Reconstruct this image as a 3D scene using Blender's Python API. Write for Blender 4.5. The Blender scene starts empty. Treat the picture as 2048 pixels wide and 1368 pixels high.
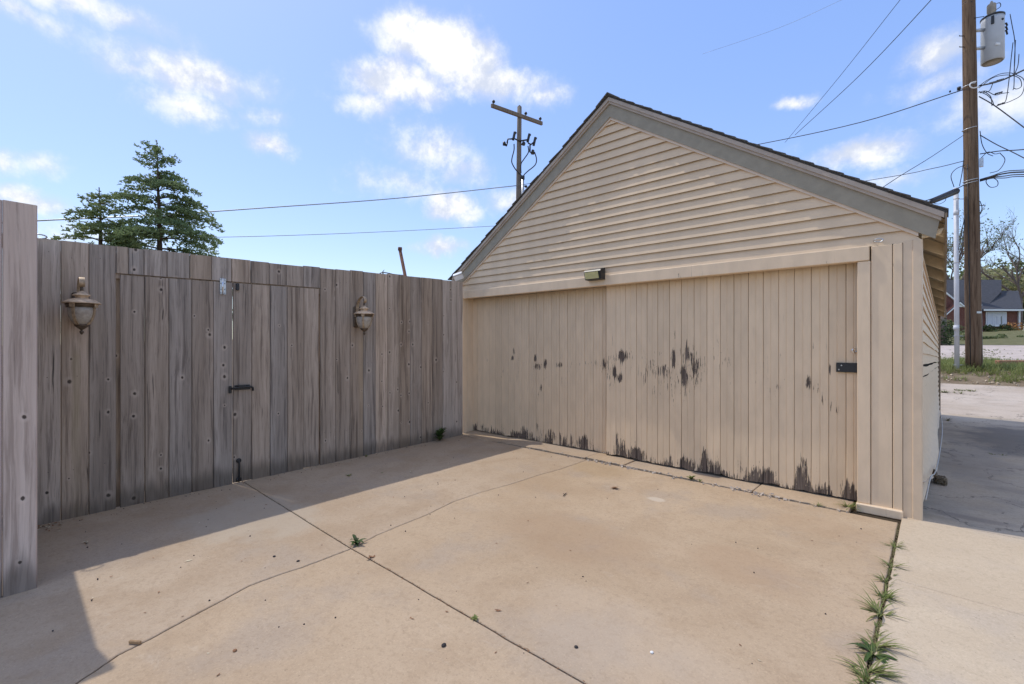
import bpy, bmesh, math, random
from mathutils import Vector, Matrix, Euler, noise as mnoise
random.seed(7)
S = bpy.context.scene
COL = S.collection
R_ = math.radians

# ------------------------------------------------------------------ camera
FPX = 935.0
YAW = R_(42.81)
CAM = Vector((0, 0, 1.5))
FWD = Vector((-math.sin(YAW), math.cos(YAW), 0))
RGT = Vector((math.cos(YAW), math.sin(YAW), 0))
UP = Vector((0, 0, 1))
cd = bpy.data.cameras.new('camera'); cam = bpy.data.objects.new('camera', cd); COL.objects.link(cam)
cam.location = CAM; cam.rotation_euler = (R_(90), 0, YAW)
cd.sensor_width = 36; cd.lens = 36 * FPX / 2048; cd.clip_start = 0.05; cd.clip_end = 2000
S.camera = cam

def at(px, py, D):
    """point at forward distance D (metres) along the survey ray px,py"""
    return CAM + (FWD + RGT * ((px - 1024) / FPX) + UP * ((684 - py) / FPX)) * D
def at_y(px, py, Y):
    d = FWD + RGT * ((px - 1024) / FPX) + UP * ((684 - py) / FPX)
    return CAM + d * (Y / d.y)
def at_x(px, py, X):
    d = FWD + RGT * ((px - 1024) / FPX) + UP * ((684 - py) / FPX)
    return CAM + d * (X / d.x)

# ------------------------------------------------------------------ node helper
class NT:
    def __init__(s, tree): s.t = tree; s.l = tree.links
    def n(s, typ, props=None, **inp):
        nd = s.t.nodes.new(typ)
        for k, v in (props or {}).items(): setattr(nd, k, v)
        for k, v in inp.items():
            key = int(k[1:]) if k[0] == 'i' and k[1:].isdigit() else k.replace('_', ' ')
            s.set(nd.inputs[key], v)
        return nd
    def set(s, sock, v):
        if isinstance(v, bpy.types.NodeSocket): s.l.new(v, sock)
        elif isinstance(v, bpy.types.Node): s.l.new(v.outputs[0], sock)
        else:
            if isinstance(v, tuple) and len(v) == 3 and sock.type == 'RGBA': v = (*v, 1)
            sock.default_value = v
    def m(s, op, a, b=0.0, c=0.0, clamp=False):
        return s.n('ShaderNodeMath', dict(operation=op, use_clamp=clamp), i0=a, i1=b, i2=c).outputs[0]
    def vm(s, op, a, b=(0, 0, 0)):
        return s.n('ShaderNodeVectorMath', dict(operation=op), i0=a, i1=b).outputs[0]
    def scale(s, v, sc): return s.vm('MULTIPLY', v, sc)
    def noise(s, vec, scale=1.0, detail=4.0, rough=0.55, dist=0.0):
        return s.n('ShaderNodeTexNoise', None, Vector=vec, Scale=scale, Detail=detail, Roughness=rough, Distortion=dist).outputs[0]
    def ss(s, v, lo, hi, a=0.0, b=1.0):
        return s.n('ShaderNodeMapRange', dict(interpolation_type='SMOOTHSTEP', clamp=True), Value=v, From_Min=lo, From_Max=hi, To_Min=a, To_Max=b).outputs[0]
    def lin(s, v, lo, hi, a=0.0, b=1.0):
        return s.n('ShaderNodeMapRange', dict(clamp=True), Value=v, From_Min=lo, From_Max=hi, To_Min=a, To_Max=b).outputs[0]
    def mix(s, f, a, b, mode='MIX'):
        nd = s.n('ShaderNodeMix', dict(data_type='RGBA', blend_type=mode, clamp_factor=True))
        s.set(nd.inputs[0], f); s.set(nd.inputs[6], a); s.set(nd.inputs[7], b)
        return nd.outputs[2]

# ------------------------------------------------------------------ sun and sky
SUN_EL = R_(60)
sun_dir = Vector((-0.988 * math.cos(SUN_EL), -0.155 * math.cos(SUN_EL), math.sin(SUN_EL))).normalized()
sd = bpy.data.lights.new('sun', 'SUN'); so = bpy.data.objects.new('sun', sd); COL.objects.link(so)
sd.energy = 1.0; sd.angle = R_(0.55); sd.color = (1.0, 0.94, 0.85)
so.rotation_euler = sun_dir.to_track_quat('Z', 'Y').to_euler(); so.location = (-5, 0, 12)

W = bpy.data.worlds.new('World'); S.world = W; W.use_nodes = True
W.node_tree.nodes.clear(); w = NT(W.node_tree)
sky = w.n('ShaderNodeTexSky', dict(sky_type='NISHITA', sun_disc=False, sun_elevation=SUN_EL,
          sun_rotation=math.atan2(sun_dir.x, sun_dir.y), altitude=200, air_density=1.0, dust_density=0.6, ozone_density=2.2))
tc = w.n('ShaderNodeTexCoord').outputs['Generated']
# clouds: (px, py, half width, half height, strength); directions only, so they sit at infinity
CL = [(868,78,112,64,1),(785,168,118,52,.85),(930,118,98,68,1),(990,168,118,46,.8),(735,205,80,44,.55),(1085,192,65,34,.45),
      (385,150,120,58,.72),(385,215,80,44,.5),(280,140,60,36,.45),(110,-14,240,38,.55),(30,14,110,34,.42),(905,415,60,42,.85),(860,300,110,60,.5),
      (790,362,105,45,.42),(885,497,68,26,.8),(1725,308,84,42,.92),(1790,355,60,30,.4),(1880,105,62,58,.58),(1885,165,90,36,.42),
      (2010,190,110,70,.45),(1588,203,38,19,.55),(545,295,48,32,.6),(530,240,60,30,.35),(45,395,62,30,.6),(0,322,34,32,.5),
      (75,320,40,22,.3),(1010,400,60,34,.55),(930,340,70,40,.4),(200,480,160,40,.25),(1500,330,90,40,.2)]
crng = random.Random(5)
for i in range(34):                                  # unseen clouds round the rest of the sky, extra ones added for fill light
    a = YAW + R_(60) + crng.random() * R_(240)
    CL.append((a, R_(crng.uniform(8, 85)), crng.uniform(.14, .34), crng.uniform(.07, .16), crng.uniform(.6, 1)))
msk = None
nz = w.noise(tc, 9.0, 9.0, 0.64)
warp = w.vm('ADD', tc, w.scale(w.vm('SUBTRACT', w.n('ShaderNodeTexNoise', None, Vector=tc, Scale=11.0, Detail=5.0, Roughness=.6).outputs['Color'], (.5, .5, .5)), (.06, .06, .06)))
for k in CL:
    if k[1] > 1.6 or k[0] > 10 or k[0] == 0:
        px, py, hw, hh, st = k
        d = (FWD + RGT * ((px - 1024) / FPX) + UP * ((684 - py) / FPX)); L = d.length; d.normalize()
        a, b = hw / FPX / L / max(.72, 1 / L), hh / FPX / L
    else:
        az, el, a, b, st = k
        d = Vector((-math.sin(az) * math.cos(el), math.cos(az) * math.cos(el), math.sin(el)))
    e1 = d.cross(UP).normalized(); e2 = e1.cross(d)
    rot = Matrix((e1, d, e2)).transposed().to_euler()
    mp = w.n('ShaderNodeMapping', dict(vector_type='TEXTURE'), Vector=warp, Location=tuple(d), Rotation=tuple(rot), Scale=(a * 1.08, .6, b * 1.08))
    ln = w.n('ShaderNodeVectorMath', dict(operation='LENGTH'), i0=mp).outputs['Value']
    v = w.m('MULTIPLY', w.m('SUBTRACT', 1.0, ln), st)
    msk = v if msk is None else w.m('MAXIMUM', msk, v)
dens = w.m('ADD', msk, w.m('MULTIPLY', w.m('SUBTRACT', nz, .5), 1.05))
alpha = w.ss(dens, 0.0, 0.62, 0, .95)
nz2 = w.noise(w.vm('ADD', tc, (-.012, -.002, .030)), 9.0, 9.0, 0.64)          # relief: thickness towards the sun
cshade = w.ss(w.m('ADD', w.m('MULTIPLY', w.m('SUBTRACT', nz, nz2), 3.2), w.m('MULTIPLY', dens, .55)), -.12, .62)
ccol = w.mix(cshade, (1.85, 2.0, 2.35), (2.85, 2.85, 2.87))
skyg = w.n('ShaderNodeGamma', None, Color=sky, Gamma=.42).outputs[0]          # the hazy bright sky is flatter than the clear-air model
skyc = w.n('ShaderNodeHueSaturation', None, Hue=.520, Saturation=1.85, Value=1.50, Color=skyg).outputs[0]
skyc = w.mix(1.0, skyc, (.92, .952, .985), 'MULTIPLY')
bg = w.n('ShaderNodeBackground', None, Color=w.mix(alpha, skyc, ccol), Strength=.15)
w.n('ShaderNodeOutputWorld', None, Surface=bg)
W.cycles.sampling_method = 'MANUAL'; W.cycles.sample_map_resolution = 1024

S.view_settings.view_transform = 'Standard'; S.view_settings.look = 'None'
S.view_settings.gamma = 1.0; S.view_settings.use_curve_mapping = False
S.view_settings.exposure = 1.37

# ------------------------------------------------------------------ materials
MATS = {}
def newmat(name):
    m = bpy.data.materials.new(name); m.use_nodes = True; m.node_tree.nodes.clear()
    return m, NT(m.node_tree)
def finish(m, t, color, rough=.8, height=None, dist=.005, strength=.5, metallic=0.0, spec=.3, extra=None):
    kw = dict(Base_Color=color, Roughness=rough, Metallic=metallic, Specular_IOR_Level=spec)
    b = t.n('ShaderNodeBsdfPrincipled', None, **kw)
    if height is not None:
        bp = t.n('ShaderNodeBump', None, Strength=strength, Distance=dist, Height=height)
        t.l.new(bp.outputs[0], b.inputs['Normal'])
    for k, v in (extra or {}).items(): t.set(b.inputs[k], v)
    t.n('ShaderNodeOutputMaterial', None, Surface=b)
    return m
def plain(name, col, rough=.6, var=.15, scale=20, metallic=0.0, spec=.4, bump=.0):
    m, t = newmat(name)
    p = t.n('ShaderNodeTexCoord').outputs['Object']
    nz = t.noise(p, scale, 5)
    c = t.mix(t.ss(nz, .3, .7), tuple(x * (1 - var) for x in col), tuple(min(1, x * (1 + var)) for x in col))
    return finish(m, t, c, rough, nz if bump else None, .003, bump, metallic, spec)

def wood(name, dark, mid, light, knot=(.035, .026, .022), knots=1.0, stain=None, grain=.6):
    m, t = newmat(name)
    o = t.n('ShaderNodeTexCoord').outputs['Object']
    rnd = t.n('ShaderNodeObjectInfo').outputs['Random']
    off = t.n('ShaderNodeCombineXYZ', None, X=t.m('MULTIPLY', rnd, 31.7), Y=t.m('MULTIPLY', rnd, 77.1), Z=t.m('MULTIPLY', rnd, 53.3)).outputs[0]
    v = t.vm('ADD', o, off)
    wob = t.noise(t.scale(v, (3, 3, 1.2)), 1, 2)
    vw = t.vm('ADD', v, t.scale(t.n('ShaderNodeCombineXYZ', None, X=wob, Y=wob, Z=0.0).outputs[0], (.05, .05, 0)))
    fine = t.noise(t.scale(vw, (110, 110, 2.4)), 1, 7, .70)
    streak = t.noise(t.scale(vw, (15, 15, .55)), 1, 4, .6)
    blot = t.noise(t.scale(vw, (24, 24, .8)), 1, 7, .66)
    c = t.mix(t.ss(streak, .28, .74), mid, light)
    c = t.mix(t.m('MULTIPLY', t.ss(blot, .49, .66), .66), c, dark)
    c = t.mix(t.m('MULTIPLY', t.ss(fine, .50, .70), grain), c, dark)
    c = t.mix(t.m('MULTIPLY', t.ss(fine, .46, .32), .28), c, light)
    # weather checks: thin dark splits along the grain
    chk = t.noise(t.scale(vw, (42, 42, .8)), 1, 3, .5)
    c = t.mix(t.m('MULTIPLY', t.ss(chk, .70, .735), .8), c, (.03, .025, .023))
    # tone differs from board to board
    c = t.n('ShaderNodeHueSaturation', None, Saturation=t.lin(rnd, 0, 1, .75, 1.2), Value=t.lin(t.m('FRACT', t.m('MULTIPLY', rnd, 17.3)), 0, 1, .74, 1.18), Color=c).outputs[0]
    sp = t.n('ShaderNodeSeparateXYZ', None, Vector=v)
    kv = t.n('ShaderNodeCombineXYZ', None, X=t.m('ADD', sp.outputs[0], sp.outputs[1]), Y=t.m('MULTIPLY', sp.outputs[2], .8), Z=0.0).outputs[0]
    vo = t.n('ShaderNodeTexVoronoi', dict(voronoi_dimensions='2D'), Vector=kv, Scale=7.0, Randomness=1.0)
    gate = t.m('GREATER_THAN', t.n('ShaderNodeSeparateColor', None, Color=vo.outputs['Color']).outputs[0], 1 - .13 * knots)
    ksz = t.n('ShaderNodeSeparateColor', None, Color=vo.outputs['Color']).outputs[1]
    kd = t.m('DIVIDE', t.m('ADD', vo.outputs['Distance'], t.m('MULTIPLY', t.m('SUBTRACT', t.noise(t.scale(v, (40, 40, 25)), 1, 3), .5), .10)), t.lin(ksz, 0, 1, .5, 1.25))
    k1 = t.m('MULTIPLY', t.ss(kd, .115, .05), gate)
    ring = t.m('MULTIPLY', t.m('MULTIPLY', t.ss(kd, .30, .12), gate), .45)
    c = t.mix(ring, c, light)
    c = t.mix(t.m('MULTIPLY', k1, .9), c, knot)
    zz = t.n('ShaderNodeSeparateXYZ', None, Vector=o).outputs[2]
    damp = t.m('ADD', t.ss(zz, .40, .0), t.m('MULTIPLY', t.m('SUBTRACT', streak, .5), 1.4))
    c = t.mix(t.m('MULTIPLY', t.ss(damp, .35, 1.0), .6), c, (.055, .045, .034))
    if stain:                                              # rust run-off under the lantern, fixed to this board
        oy = t.n('ShaderNodeSeparateXYZ', None, Vector=o).outputs[1]
        yc, hw, ztop, col = stain
        sh = t.ss(t.m('ABSOLUTE', t.m('SUBTRACT', t.m('ADD', oy, t.m('MULTIPLY', t.m('SUBTRACT', wob, .5), .03)), yc)), hw, hw * .3)
        sh = t.m('MULTIPLY', sh, t.m('MULTIPLY', t.ss(zz, ztop + .05, ztop - .1), t.ss(zz, .1, 1.0, .25, 1)))
        c = t.mix(t.m('MULTIPLY', sh, t.lin(fine, .3, .7, .35, .85)), c, col)
    h = t.m('SUBTRACT', t.m('ADD', t.m('MULTIPLY', fine, .8), t.m('MULTIPLY', streak, .6)), t.m('MULTIPLY', k1, .5))
    return finish(m, t, c, .86, h, .004, .55, spec=.2)

FENCE = dict(dark=(.14, .106, .084), mid=(.37, .298, .236), light=(.56, .46, .375))
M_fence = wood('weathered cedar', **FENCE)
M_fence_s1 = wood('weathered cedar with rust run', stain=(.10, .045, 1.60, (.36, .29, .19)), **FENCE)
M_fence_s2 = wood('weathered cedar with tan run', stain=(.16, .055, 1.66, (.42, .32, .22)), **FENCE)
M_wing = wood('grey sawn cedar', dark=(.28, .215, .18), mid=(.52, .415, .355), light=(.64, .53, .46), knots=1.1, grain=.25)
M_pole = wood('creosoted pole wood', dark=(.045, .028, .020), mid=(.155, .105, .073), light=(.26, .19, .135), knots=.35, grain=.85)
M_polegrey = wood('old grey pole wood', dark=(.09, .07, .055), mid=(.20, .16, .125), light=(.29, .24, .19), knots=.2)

def peel(name, paint, bottom=1.0, mid=0.0, patches=()):
    """old oil paint over bare grey-brown wood, flaking from the bottom up"""
    m, t = newmat(name)
    o = t.n('ShaderNodeTexCoord').outputs['Object']
    rnd = t.n('ShaderNodeObjectInfo').outputs['Random']
    off = t.n('ShaderNodeCombineXYZ', None, X=t.m('MULTIPLY', rnd, 41.7), Y=0.0, Z=t.m('MULTIPLY', rnd, 67.3)).outputs[0]
    v = t.vm('ADD', o, off)
    z = t.n('ShaderNodeSeparateXYZ', None, Vector=o).outputs[2]
    flake = t.noise(t.scale(v, (80, 80, 6.0)), 1, 7, .66)
    broad = t.noise(t.scale(v, (7, 7, 2.2)), 1, 3, .5)
    r2 = t.m('FRACT', t.m('MULTIPLY', rnd, 23.7))
    low = t.m('MULTIPLY', t.ss(z, t.lin(r2, 0, 1, .16, .52), -.06), bottom * .40)
    md = t.m('MULTIPLY', t.m('MULTIPLY', t.ss(z, .30, 1.05), t.ss(z, 1.95, 1.15)), mid)
    gp = t.n('ShaderNodeNewGeometry').outputs['Position']
    lowf = t.noise(t.scale(gp, (2.2, 2.2, 1.3)), 1, 3, .55)
    md = t.m('MULTIPLY', md, t.ss(lowf, .40, .60, .55, 1.2))
    low = t.m('MULTIPLY', low, t.ss(t.noise(t.scale(gp, (5, 5, 1)), 1, 3), .35, .62, .62, 1.12))
    boost = None                                            # the larger bare places, each where it is on the doors
    for q in patches:
        (px_, pz_, rx_, rz_) = q[:4]; am = (q[4] * .72 if len(q) > 4 else (.180 if rz_ > .1 else .185))
        e = t.n('ShaderNodeMapping', dict(vector_type='TEXTURE'), Vector=gp, Location=(px_, 5.4, pz_), Scale=(rx_ * 1.35, 9, rz_ * 1.5))
        ln = t.n('ShaderNodeVectorMath', dict(operation='LENGTH'), i0=e).outputs['Value']
        bo = t.ss(ln, 1.1, .1, 0, am)
        boost = bo if boost is None else t.m('MAXIMUM', boost, bo)
    if boost is not None: md = t.m('ADD', md, boost)
    fld = t.m('ADD', t.m('ADD', t.m('MULTIPLY', flake, .74), t.m('MULTIPLY', broad, .26)), t.m('ADD', low, md))
    bare = t.ss(fld, .748, .764)
    halo = t.ss(fld, .70, .75)
    grain = t.noise(t.scale(v, (120, 120, 3)), 1, 4)
    wc = t.mix(t.ss(grain, .35, .65), (.075, .056, .044), (.20, .155, .122))
    mott = t.noise(t.scale(v, (9, 9, 3)), 1, 5)
    pc = t.mix(t.ss(mott, .3, .7), tuple(x * .94 for x in paint), tuple(min(1, x * 1.05) for x in paint))
    dirt = t.noise(t.scale(v, (60, 60, 4)), 1, 5)
    pc = t.mix(t.m('MULTIPLY', t.ss(dirt, .6, .75), .35), pc, tuple(x * .6 for x in paint))
    pc = t.n('ShaderNodeHueSaturation', None, Value=t.lin(rnd, 0, 1, .94, 1.05), Color=pc).outputs[0]
    crack = t.noise(t.scale(v, (70, 70, 1.6)), 1, 3)
    ck = t.m('MULTIPLY', t.ss(crack, .715, .74), t.ss(t.m('ADD', low, md), .0, .12, .15, 1))
    pc = t.mix(t.m('MULTIPLY', ck, .8), pc, (.13, .10, .08))
    pc = t.mix(t.m('MULTIPLY', halo, .3), pc, tuple(min(1, x * 1.18) for x in paint))
    c = t.mix(bare, pc, wc)
    h = t.m('ADD', t.m('MULTIPLY', bare, -1.0), t.m('ADD', t.m('MULTIPLY', halo, .25), t.m('MULTIPLY', mott, .15)))
    return finish(m, t, c, t.lin(bare, 0, 1, .5, .9), h, .0035, .9, spec=.3)
PAINT = (.75, .575, .385)
M_plankL = peel('beige paint on left door', PAINT, bottom=.76, mid=.115, patches=[(-4.51, 1.13, 0.087, 0.06), (-4.36, 1.17, 0.038, 0.074), (-4.55, 1.26, 0.039, 0.068), (-5.02, 1.25, 0.043, 0.047), (-4.1, 1.17, 0.063, 0.043), (-3.65, 1.2, 0.162, 0.05, .14), (-3.35, 1.21, 0.038, 0.08), (-4.5, 0.7, 0.049, 0.12), (-4.44, 0.82, 0.029, 0.06), (-3.89, 0.17, 0.052, 0.106), (-4.76, 0.13, 0.142, 0.123), (-4.86, 0.05, 0.185, 0.07), (-3.69, 0.15, 0.066, 0.097), (-4.19, 0.16, 0.109, 0.088), (-4.51, 0.25, 0.039, 0.09), (-4.99, 1.37, 0.032, 0.095)])
M_plankR = peel('flaking beige paint on right door', PAINT, bottom=.88, mid=.165, patches=[(-2.23, 1.09, 0.041, 0.175), (-2.34, 1.59, 0.018, 0.083), (-2.36, 1.32, 0.024, 0.118), (-2.2, 1.39, 0.029, 0.128), (-0.99, 1.11, 0.03, 0.064), (-0.81, 1.24, 0.02, 0.048), (-3.07, 1.03, 0.036, 0.058), (-3.15, 1.1, 0.029, 0.084), (-3.04, 1.32, 0.064, 0.09), (-2.08, 1.29, 0.167, 0.286, .11), (-2.53, 1.13, 0.113, 0.121, .11), (-1.88, 1.41, 0.086, 0.306, .10), (-1.52, 1.63, 0.078, 0.212, .08), (-1.15, 1.72, 0.07, 0.176, .08), (-3.14, 0.22, 0.051, 0.182), (-2.82, 0.09, 0.095, 0.088), (-1.03, 0.28, 0.059, 0.168), (-0.91, 0.34, 0.029, 0.136), (-2.0, 0.19, 0.044, 0.125), (-1.62, 0.23, 0.04, 0.14), (-0.65, 0.07, 0.076, 0.14), (-1.33, 0.1, 0.056, 0.103), (-2.25, 0.09, 0.036, 0.082), (-1.06, 1.67, 0.034, 0.149, .1), (-2.59, 0.85, 0.064, 0.085, .1)])
M_trim = peel('beige trim paint', (.745, .575, .395), bottom=.35, mid=-.1)
M_vinyl = plain('tan siding', (.71, .54, .36), .5, .05, 6, spec=.35)
M_post = plain('tan coil trim', (.65, .505, .355), .4, .05, 8, spec=.4)
M_frieze = plain('grey rake board', (.31, .275, .21), .6, .08, 10)
M_fascia = plain('taupe fascia', (.43, .36, .295), .5, .07, 10)
M_mould = plain('tan moulding', (.66, .53, .41), .5, .05, 10)
M_raft = plain('cream rafter paint', (.78, .64, .44), .7, .10, 12)
M_brownedge = plain('brown gutter edge', (.22, .165, .11), .6, .2, 12)
M_shingle = plain('dark shingle', (.10, .095, .09), .95, .3, 60, bump=.3)
M_dark = plain('dark void', (.02, .018, .016), .95, .1)  # near-black colour stands in for shade behind boards and doors
M_black = plain('black painted steel', (.018, .018, .019), .42, .2, 40, spec=.5)
M_galv = plain('galvanised steel', (.52, .54, .56), .38, .12, 30, metallic=.75)
M_chrome = plain('bright chrome', (.8, .8, .8), .12, .03, 30, metallic=1.0)
M_bronze = plain('weathered bronze', (.40, .295, .19), .5, .28, 35, metallic=.2)
M_bronzecap = plain('bronze with painted skylight', (.60, .44, .29), .45, .2, 35, metallic=.15)  # caps lightened in colour for the skylight that catches their tops
M_bronzed = plain('dark bronze', (.13, .095, .065), .5, .3, 35, metallic=.35)
M_pvc = plain('grey pvc', (.60, .61, .64), .45, .04, 8)
M_tank = plain('grey transformer paint', (.50, .52, .54), .4, .05, 5)
M_tankdk = plain('transformer underside', (.34, .30, .24), .7, .15, 12)
M_wire = plain('black cable', (.028, .028, .03), .55, .2, 30)
M_wireg = plain('grey aluminium cable', (.30, .32, .34), .4, .1, 30, metallic=.4)
M_rust = plain('rusty iron', (.16, .075, .05), .85, .4, 30)
M_white = plain('white paint', (.78, .78, .76), .5, .03, 10)
M_cable = plain('white cable', (.5, .485, .45), .5, .08, 20)
M_rope = plain('dry fibre', (.21, .165, .11), .95, .3, 80)
M_screw = plain('screw heads', (.6, .6, .6), .3, .1, metallic=.8)

def glass_mat():
    m, t = newmat('seeded amber lantern glass')
    o = t.n('ShaderNodeTexCoord').outputs['Object']
    nz = t.noise(o, 28, 3)
    b1 = t.n('ShaderNodeBsdfPrincipled', None, Base_Color=t.mix(t.ss(nz, .35, .65), (.46, .41, .35), (.60, .54, .46)), Roughness=.22, Specular_IOR_Level=.6)
    bp = t.n('ShaderNodeBump', None, Strength=.35, Distance=.004, Height=nz); t.l.new(bp.outputs[0], b1.inputs['Normal'])
    tr = t.n('ShaderNodeBsdfTransparent', None, Color=(.75, .68, .56))
    mx = t.n('ShaderNodeMixShader', None, i0=.72, i1=tr, i2=b1)
    t.n('ShaderNodeOutputMaterial', None, Surface=mx)
    return m
M_glass = glass_mat()
M_bulb = plain('frosted bulb', (.75, .70, .58), .3, .03)
M_window = plain('house window glass', (.10, .115, .13), .06, .05, 4, spec=.8)
M_curtain = plain('pale curtain', (.62, .63, .66), .8, .08, 30)
M_led = plain('yellow led chips', (.62, .55, .16), .35, .1, 60)
M_solar = plain('solar glass', (.03, .035, .05), .12, .1, 20, spec=.7)
M_lens = plain('pale diffuser', (.55, .53, .38), .3, .1, 40)

def concrete(name, a, b, rust, rustamt=.5, grey=(.37, .30, .235), stains=(), cracks=0):
    m, t = newmat(name)
    p = t.n('ShaderNodeNewGeometry').outputs['Position']
    big = t.noise(p, .55, 5, .6)
    mid = t.noise(p, 2.3, 6, .62)
    c = t.mix(t.ss(big, .32, .68), a, b)
    c = t.mix(t.m('MULTIPLY', t.ss(mid, .44, .66), rustamt), c, rust)
    g2 = t.noise(t.vm('ADD', p, (7, 3, 0)), 1.3, 5, .6)
    c = t.mix(t.m('MULTIPLY', t.ss(g2, .50, .68), .55), c, grey)
    sp = t.noise(p, 95, 5, .75)
    c = t.mix(t.m('MULTIPLY', t.ss(sp, .54, .68), .42), c, tuple(x * .55 for x in a))
    c = t.mix(t.m('MULTIPLY', t.ss(sp, .44, .32), .38), c, tuple(min(1, x * 1.45) for x in b))
    md = t.noise(p, 30, 6, .72)
    c = t.mix(t.m('MULTIPLY', t.ss(md, .48, .66), .30), c, tuple(x * .74 for x in rust))
    pit = t.noise(t.vm('ADD', p, (3, 9, 0)), 52, 2, .5)
    c = t.mix(t.m('MULTIPLY', t.ss(pit, .70, .76), .5), c, tuple(x * .45 for x in a))
    if cracks:
        cn = t.noise(p, cracks, 6, .6, .4)
        c = t.mix(t.m('MULTIPLY', t.ss(t.m('ABSOLUTE', t.m('SUBTRACT', cn, .5)), .006, .002), .7), c, (.13, .11, .09))
        c = t.mix(t.m('MULTIPLY', t.ss(t.noise(t.scale(p, (1.2, 4, 1)), .8, 6, .7), .52, .66), .35), c, tuple(x * .62 for x in a))
    sc = t.noise(t.scale(p, (3, 9, 1)), 1, 6, .7, .6)
    c = t.mix(t.m('MULTIPLY', t.ss(sc, .60, .72), .20), c, (.58, .50, .40))
    for (x, y, rx, ry, col, amt) in stains:
        q = t.n('ShaderNodeMapping', dict(vector_type='TEXTURE'), Vector=p, Location=(x, y, 0), Scale=(rx, ry, 50))
        ln = t.n('ShaderNodeVectorMath', dict(operation='LENGTH'), i0=q).outputs['Value']
        f = t.ss(t.m('ADD', ln, t.m('MULTIPLY', t.m('SUBTRACT', mid, .5), 1.5)), 1.0, .45)
        c = t.mix(t.m('MULTIPLY', f, amt), c, col)
    h = t.m('ADD', t.m('MULTIPLY', sp, .35), t.m('ADD', t.m('MULTIPLY', md, .5), t.m('MULTIPLY', mid, .5)))
    return finish(m, t, c, .9, h, .004, .35, spec=.2)
M_concT = concrete('tan concrete', (.42, .31, .202), (.485, .368, .25), (.375, .268, .17), .48,
                   stains=[(-3.0, 4.75, .5, .35, (.33, .225, .115), .35), (-2.05, 4.25, .10, .06, (.62, .54, .43), .5), (-.75, 4.5, .55, .3, (.36, .245, .15), .3),
                           (-1.3, 2.2, .8, .35, (.50, .40, .30), .3), (-2.2, 3.0, .9, .5, (.34, .225, .135), .4), (-1.0, 3.4, .5, .35, (.36, .235, .14), .35), (-3.2, 3.9, .7, .3, (.36, .25, .155), .3)])
M_concL = concrete('brownish concrete', (.405, .305, .21), (.465, .362, .258), (.36, .258, .165), .5, stains=[(-4.6, 1.5, .9, .6, (.44, .38, .30), .5)])
M_concG = concrete('grey concrete', (.50, .40, .285), (.56, .46, .335), (.46, .365, .255), .35, grey=(.46, .39, .315))
M_concA = concrete('stained alley concrete', (.46, .375, .28), (.52, .435, .335), (.40, .315, .22), .5, grey=(.34, .30, .25),
                   stains=[(.9, 9.8, 1.1, 1.6, (.13, .115, .10), .75), (.25, 8.0, .4, 1.6, (.25, .22, .19), .4), (.15, 5.55, .35, .1, (.2, .17, .15), .5)], cracks=.8)
M_concF = concrete('pale alley concrete', (.47, .39, .31), (.55, .47, .39), (.43, .34, .26), .4, cracks=.6)
M_pave = concrete('old pale paving', (.50, .42, .36), (.58, .50, .44), (.44, .36, .30), .35, cracks=.35)

def soil_mat(name, a, b, c3):
    m, t = newmat(name)
    p = t.n('ShaderNodeNewGeometry').outputs['Position']
    n1 = t.noise(p, 3, 6, .65); n2 = t.noise(p, 40, 4, .7)
    c = t.mix(t.ss(n1, .35, .65), a, b); c = t.mix(t.m('MULTIPLY', t.ss(n2, .5, .7), .6), c, c3)
    return finish(m, t, c, .95, t.m('ADD', n1, n2), .02, .6, spec=.1)
M_soil = soil_mat('bare soil', (.20, .15, .10), (.27, .215, .15), (.11, .085, .06))
M_joint = soil_mat('joint dirt', (.06, .045, .03), (.10, .075, .05), (.04, .03, .02))
M_lawn = soil_mat('mown lawn', (.135, .135, .065), (.18, .17, .09), (.10, .11, .05))
M_street = soil_mat('dark kerb street', (.16, .145, .13), (.21, .19, .17), (.12, .11, .10))

def leafmat(name, a, b, c3, trans=.25):
    m, t = newmat(name)
    p = t.n('ShaderNodeNewGeometry').outputs['Position']
    n1 = t.noise(p, 2.2, 3, .6); n2 = t.noise(p, 19, 3, .6)
    c = t.mix(t.ss(n1, .35, .65), a, b); c = t.mix(t.m('MULTIPLY', t.ss(n2, .45, .7), .7), c, c3)
    d = t.n('ShaderNodeBsdfPrincipled', None, Base_Color=c, Roughness=.6, Specular_IOR_Level=.25)
    tl = t.n('ShaderNodeBsdfTranslucent', None, Color=c)
    t.n('ShaderNodeOutputMaterial', None, Surface=t.n('ShaderNodeMixShader', None, i0=trans, i1=d, i2=tl))
    return m
M_cedar = leafmat('blue green cedar needles', (.16, .23, .11), (.23, .30, .13), (.33, .37, .17), .45)
M_cedarL = leafmat('yellow green young cedar needles', (.17, .23, .09), (.24, .29, .12), (.30, .33, .15), .4)  # yellower needle colour of the shorter cedar
M_grass = leafmat('weed grass', (.15, .19, .05), (.20, .23, .075), (.26, .24, .11))
M_bank = leafmat('bank grass', (.22, .27, .08), (.28, .32, .11), (.34, .32, .15), .35)
M_grassdry = leafmat('dry grass', (.20, .17, .085), (.26, .21, .11), (.14, .12, .06))
M_broad = leafmat('dark broad leaves', (.05, .095, .025), (.075, .12, .03), (.095, .08, .05), .2)
M_leafpale = leafmat('pale spring leaves', (.34, .34, .17), (.42, .40, .22), (.25, .26, .11), .45)
M_leafmid = leafmat('mid green leaves', (.13, .165, .065), (.19, .215, .09), (.09, .125, .045))
M_leafdk = leafmat('dark hedge leaves', (.03, .05, .018), (.05, .075, .025), (.022, .036, .012))
M_orange = leafmat('orange shrub leaves', (.42, .20, .07), (.50, .27, .10), (.30, .16, .06))
M_bark = plain('grey bark', (.14, .11, .09), .9, .3, 15, bump=.5)
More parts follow.
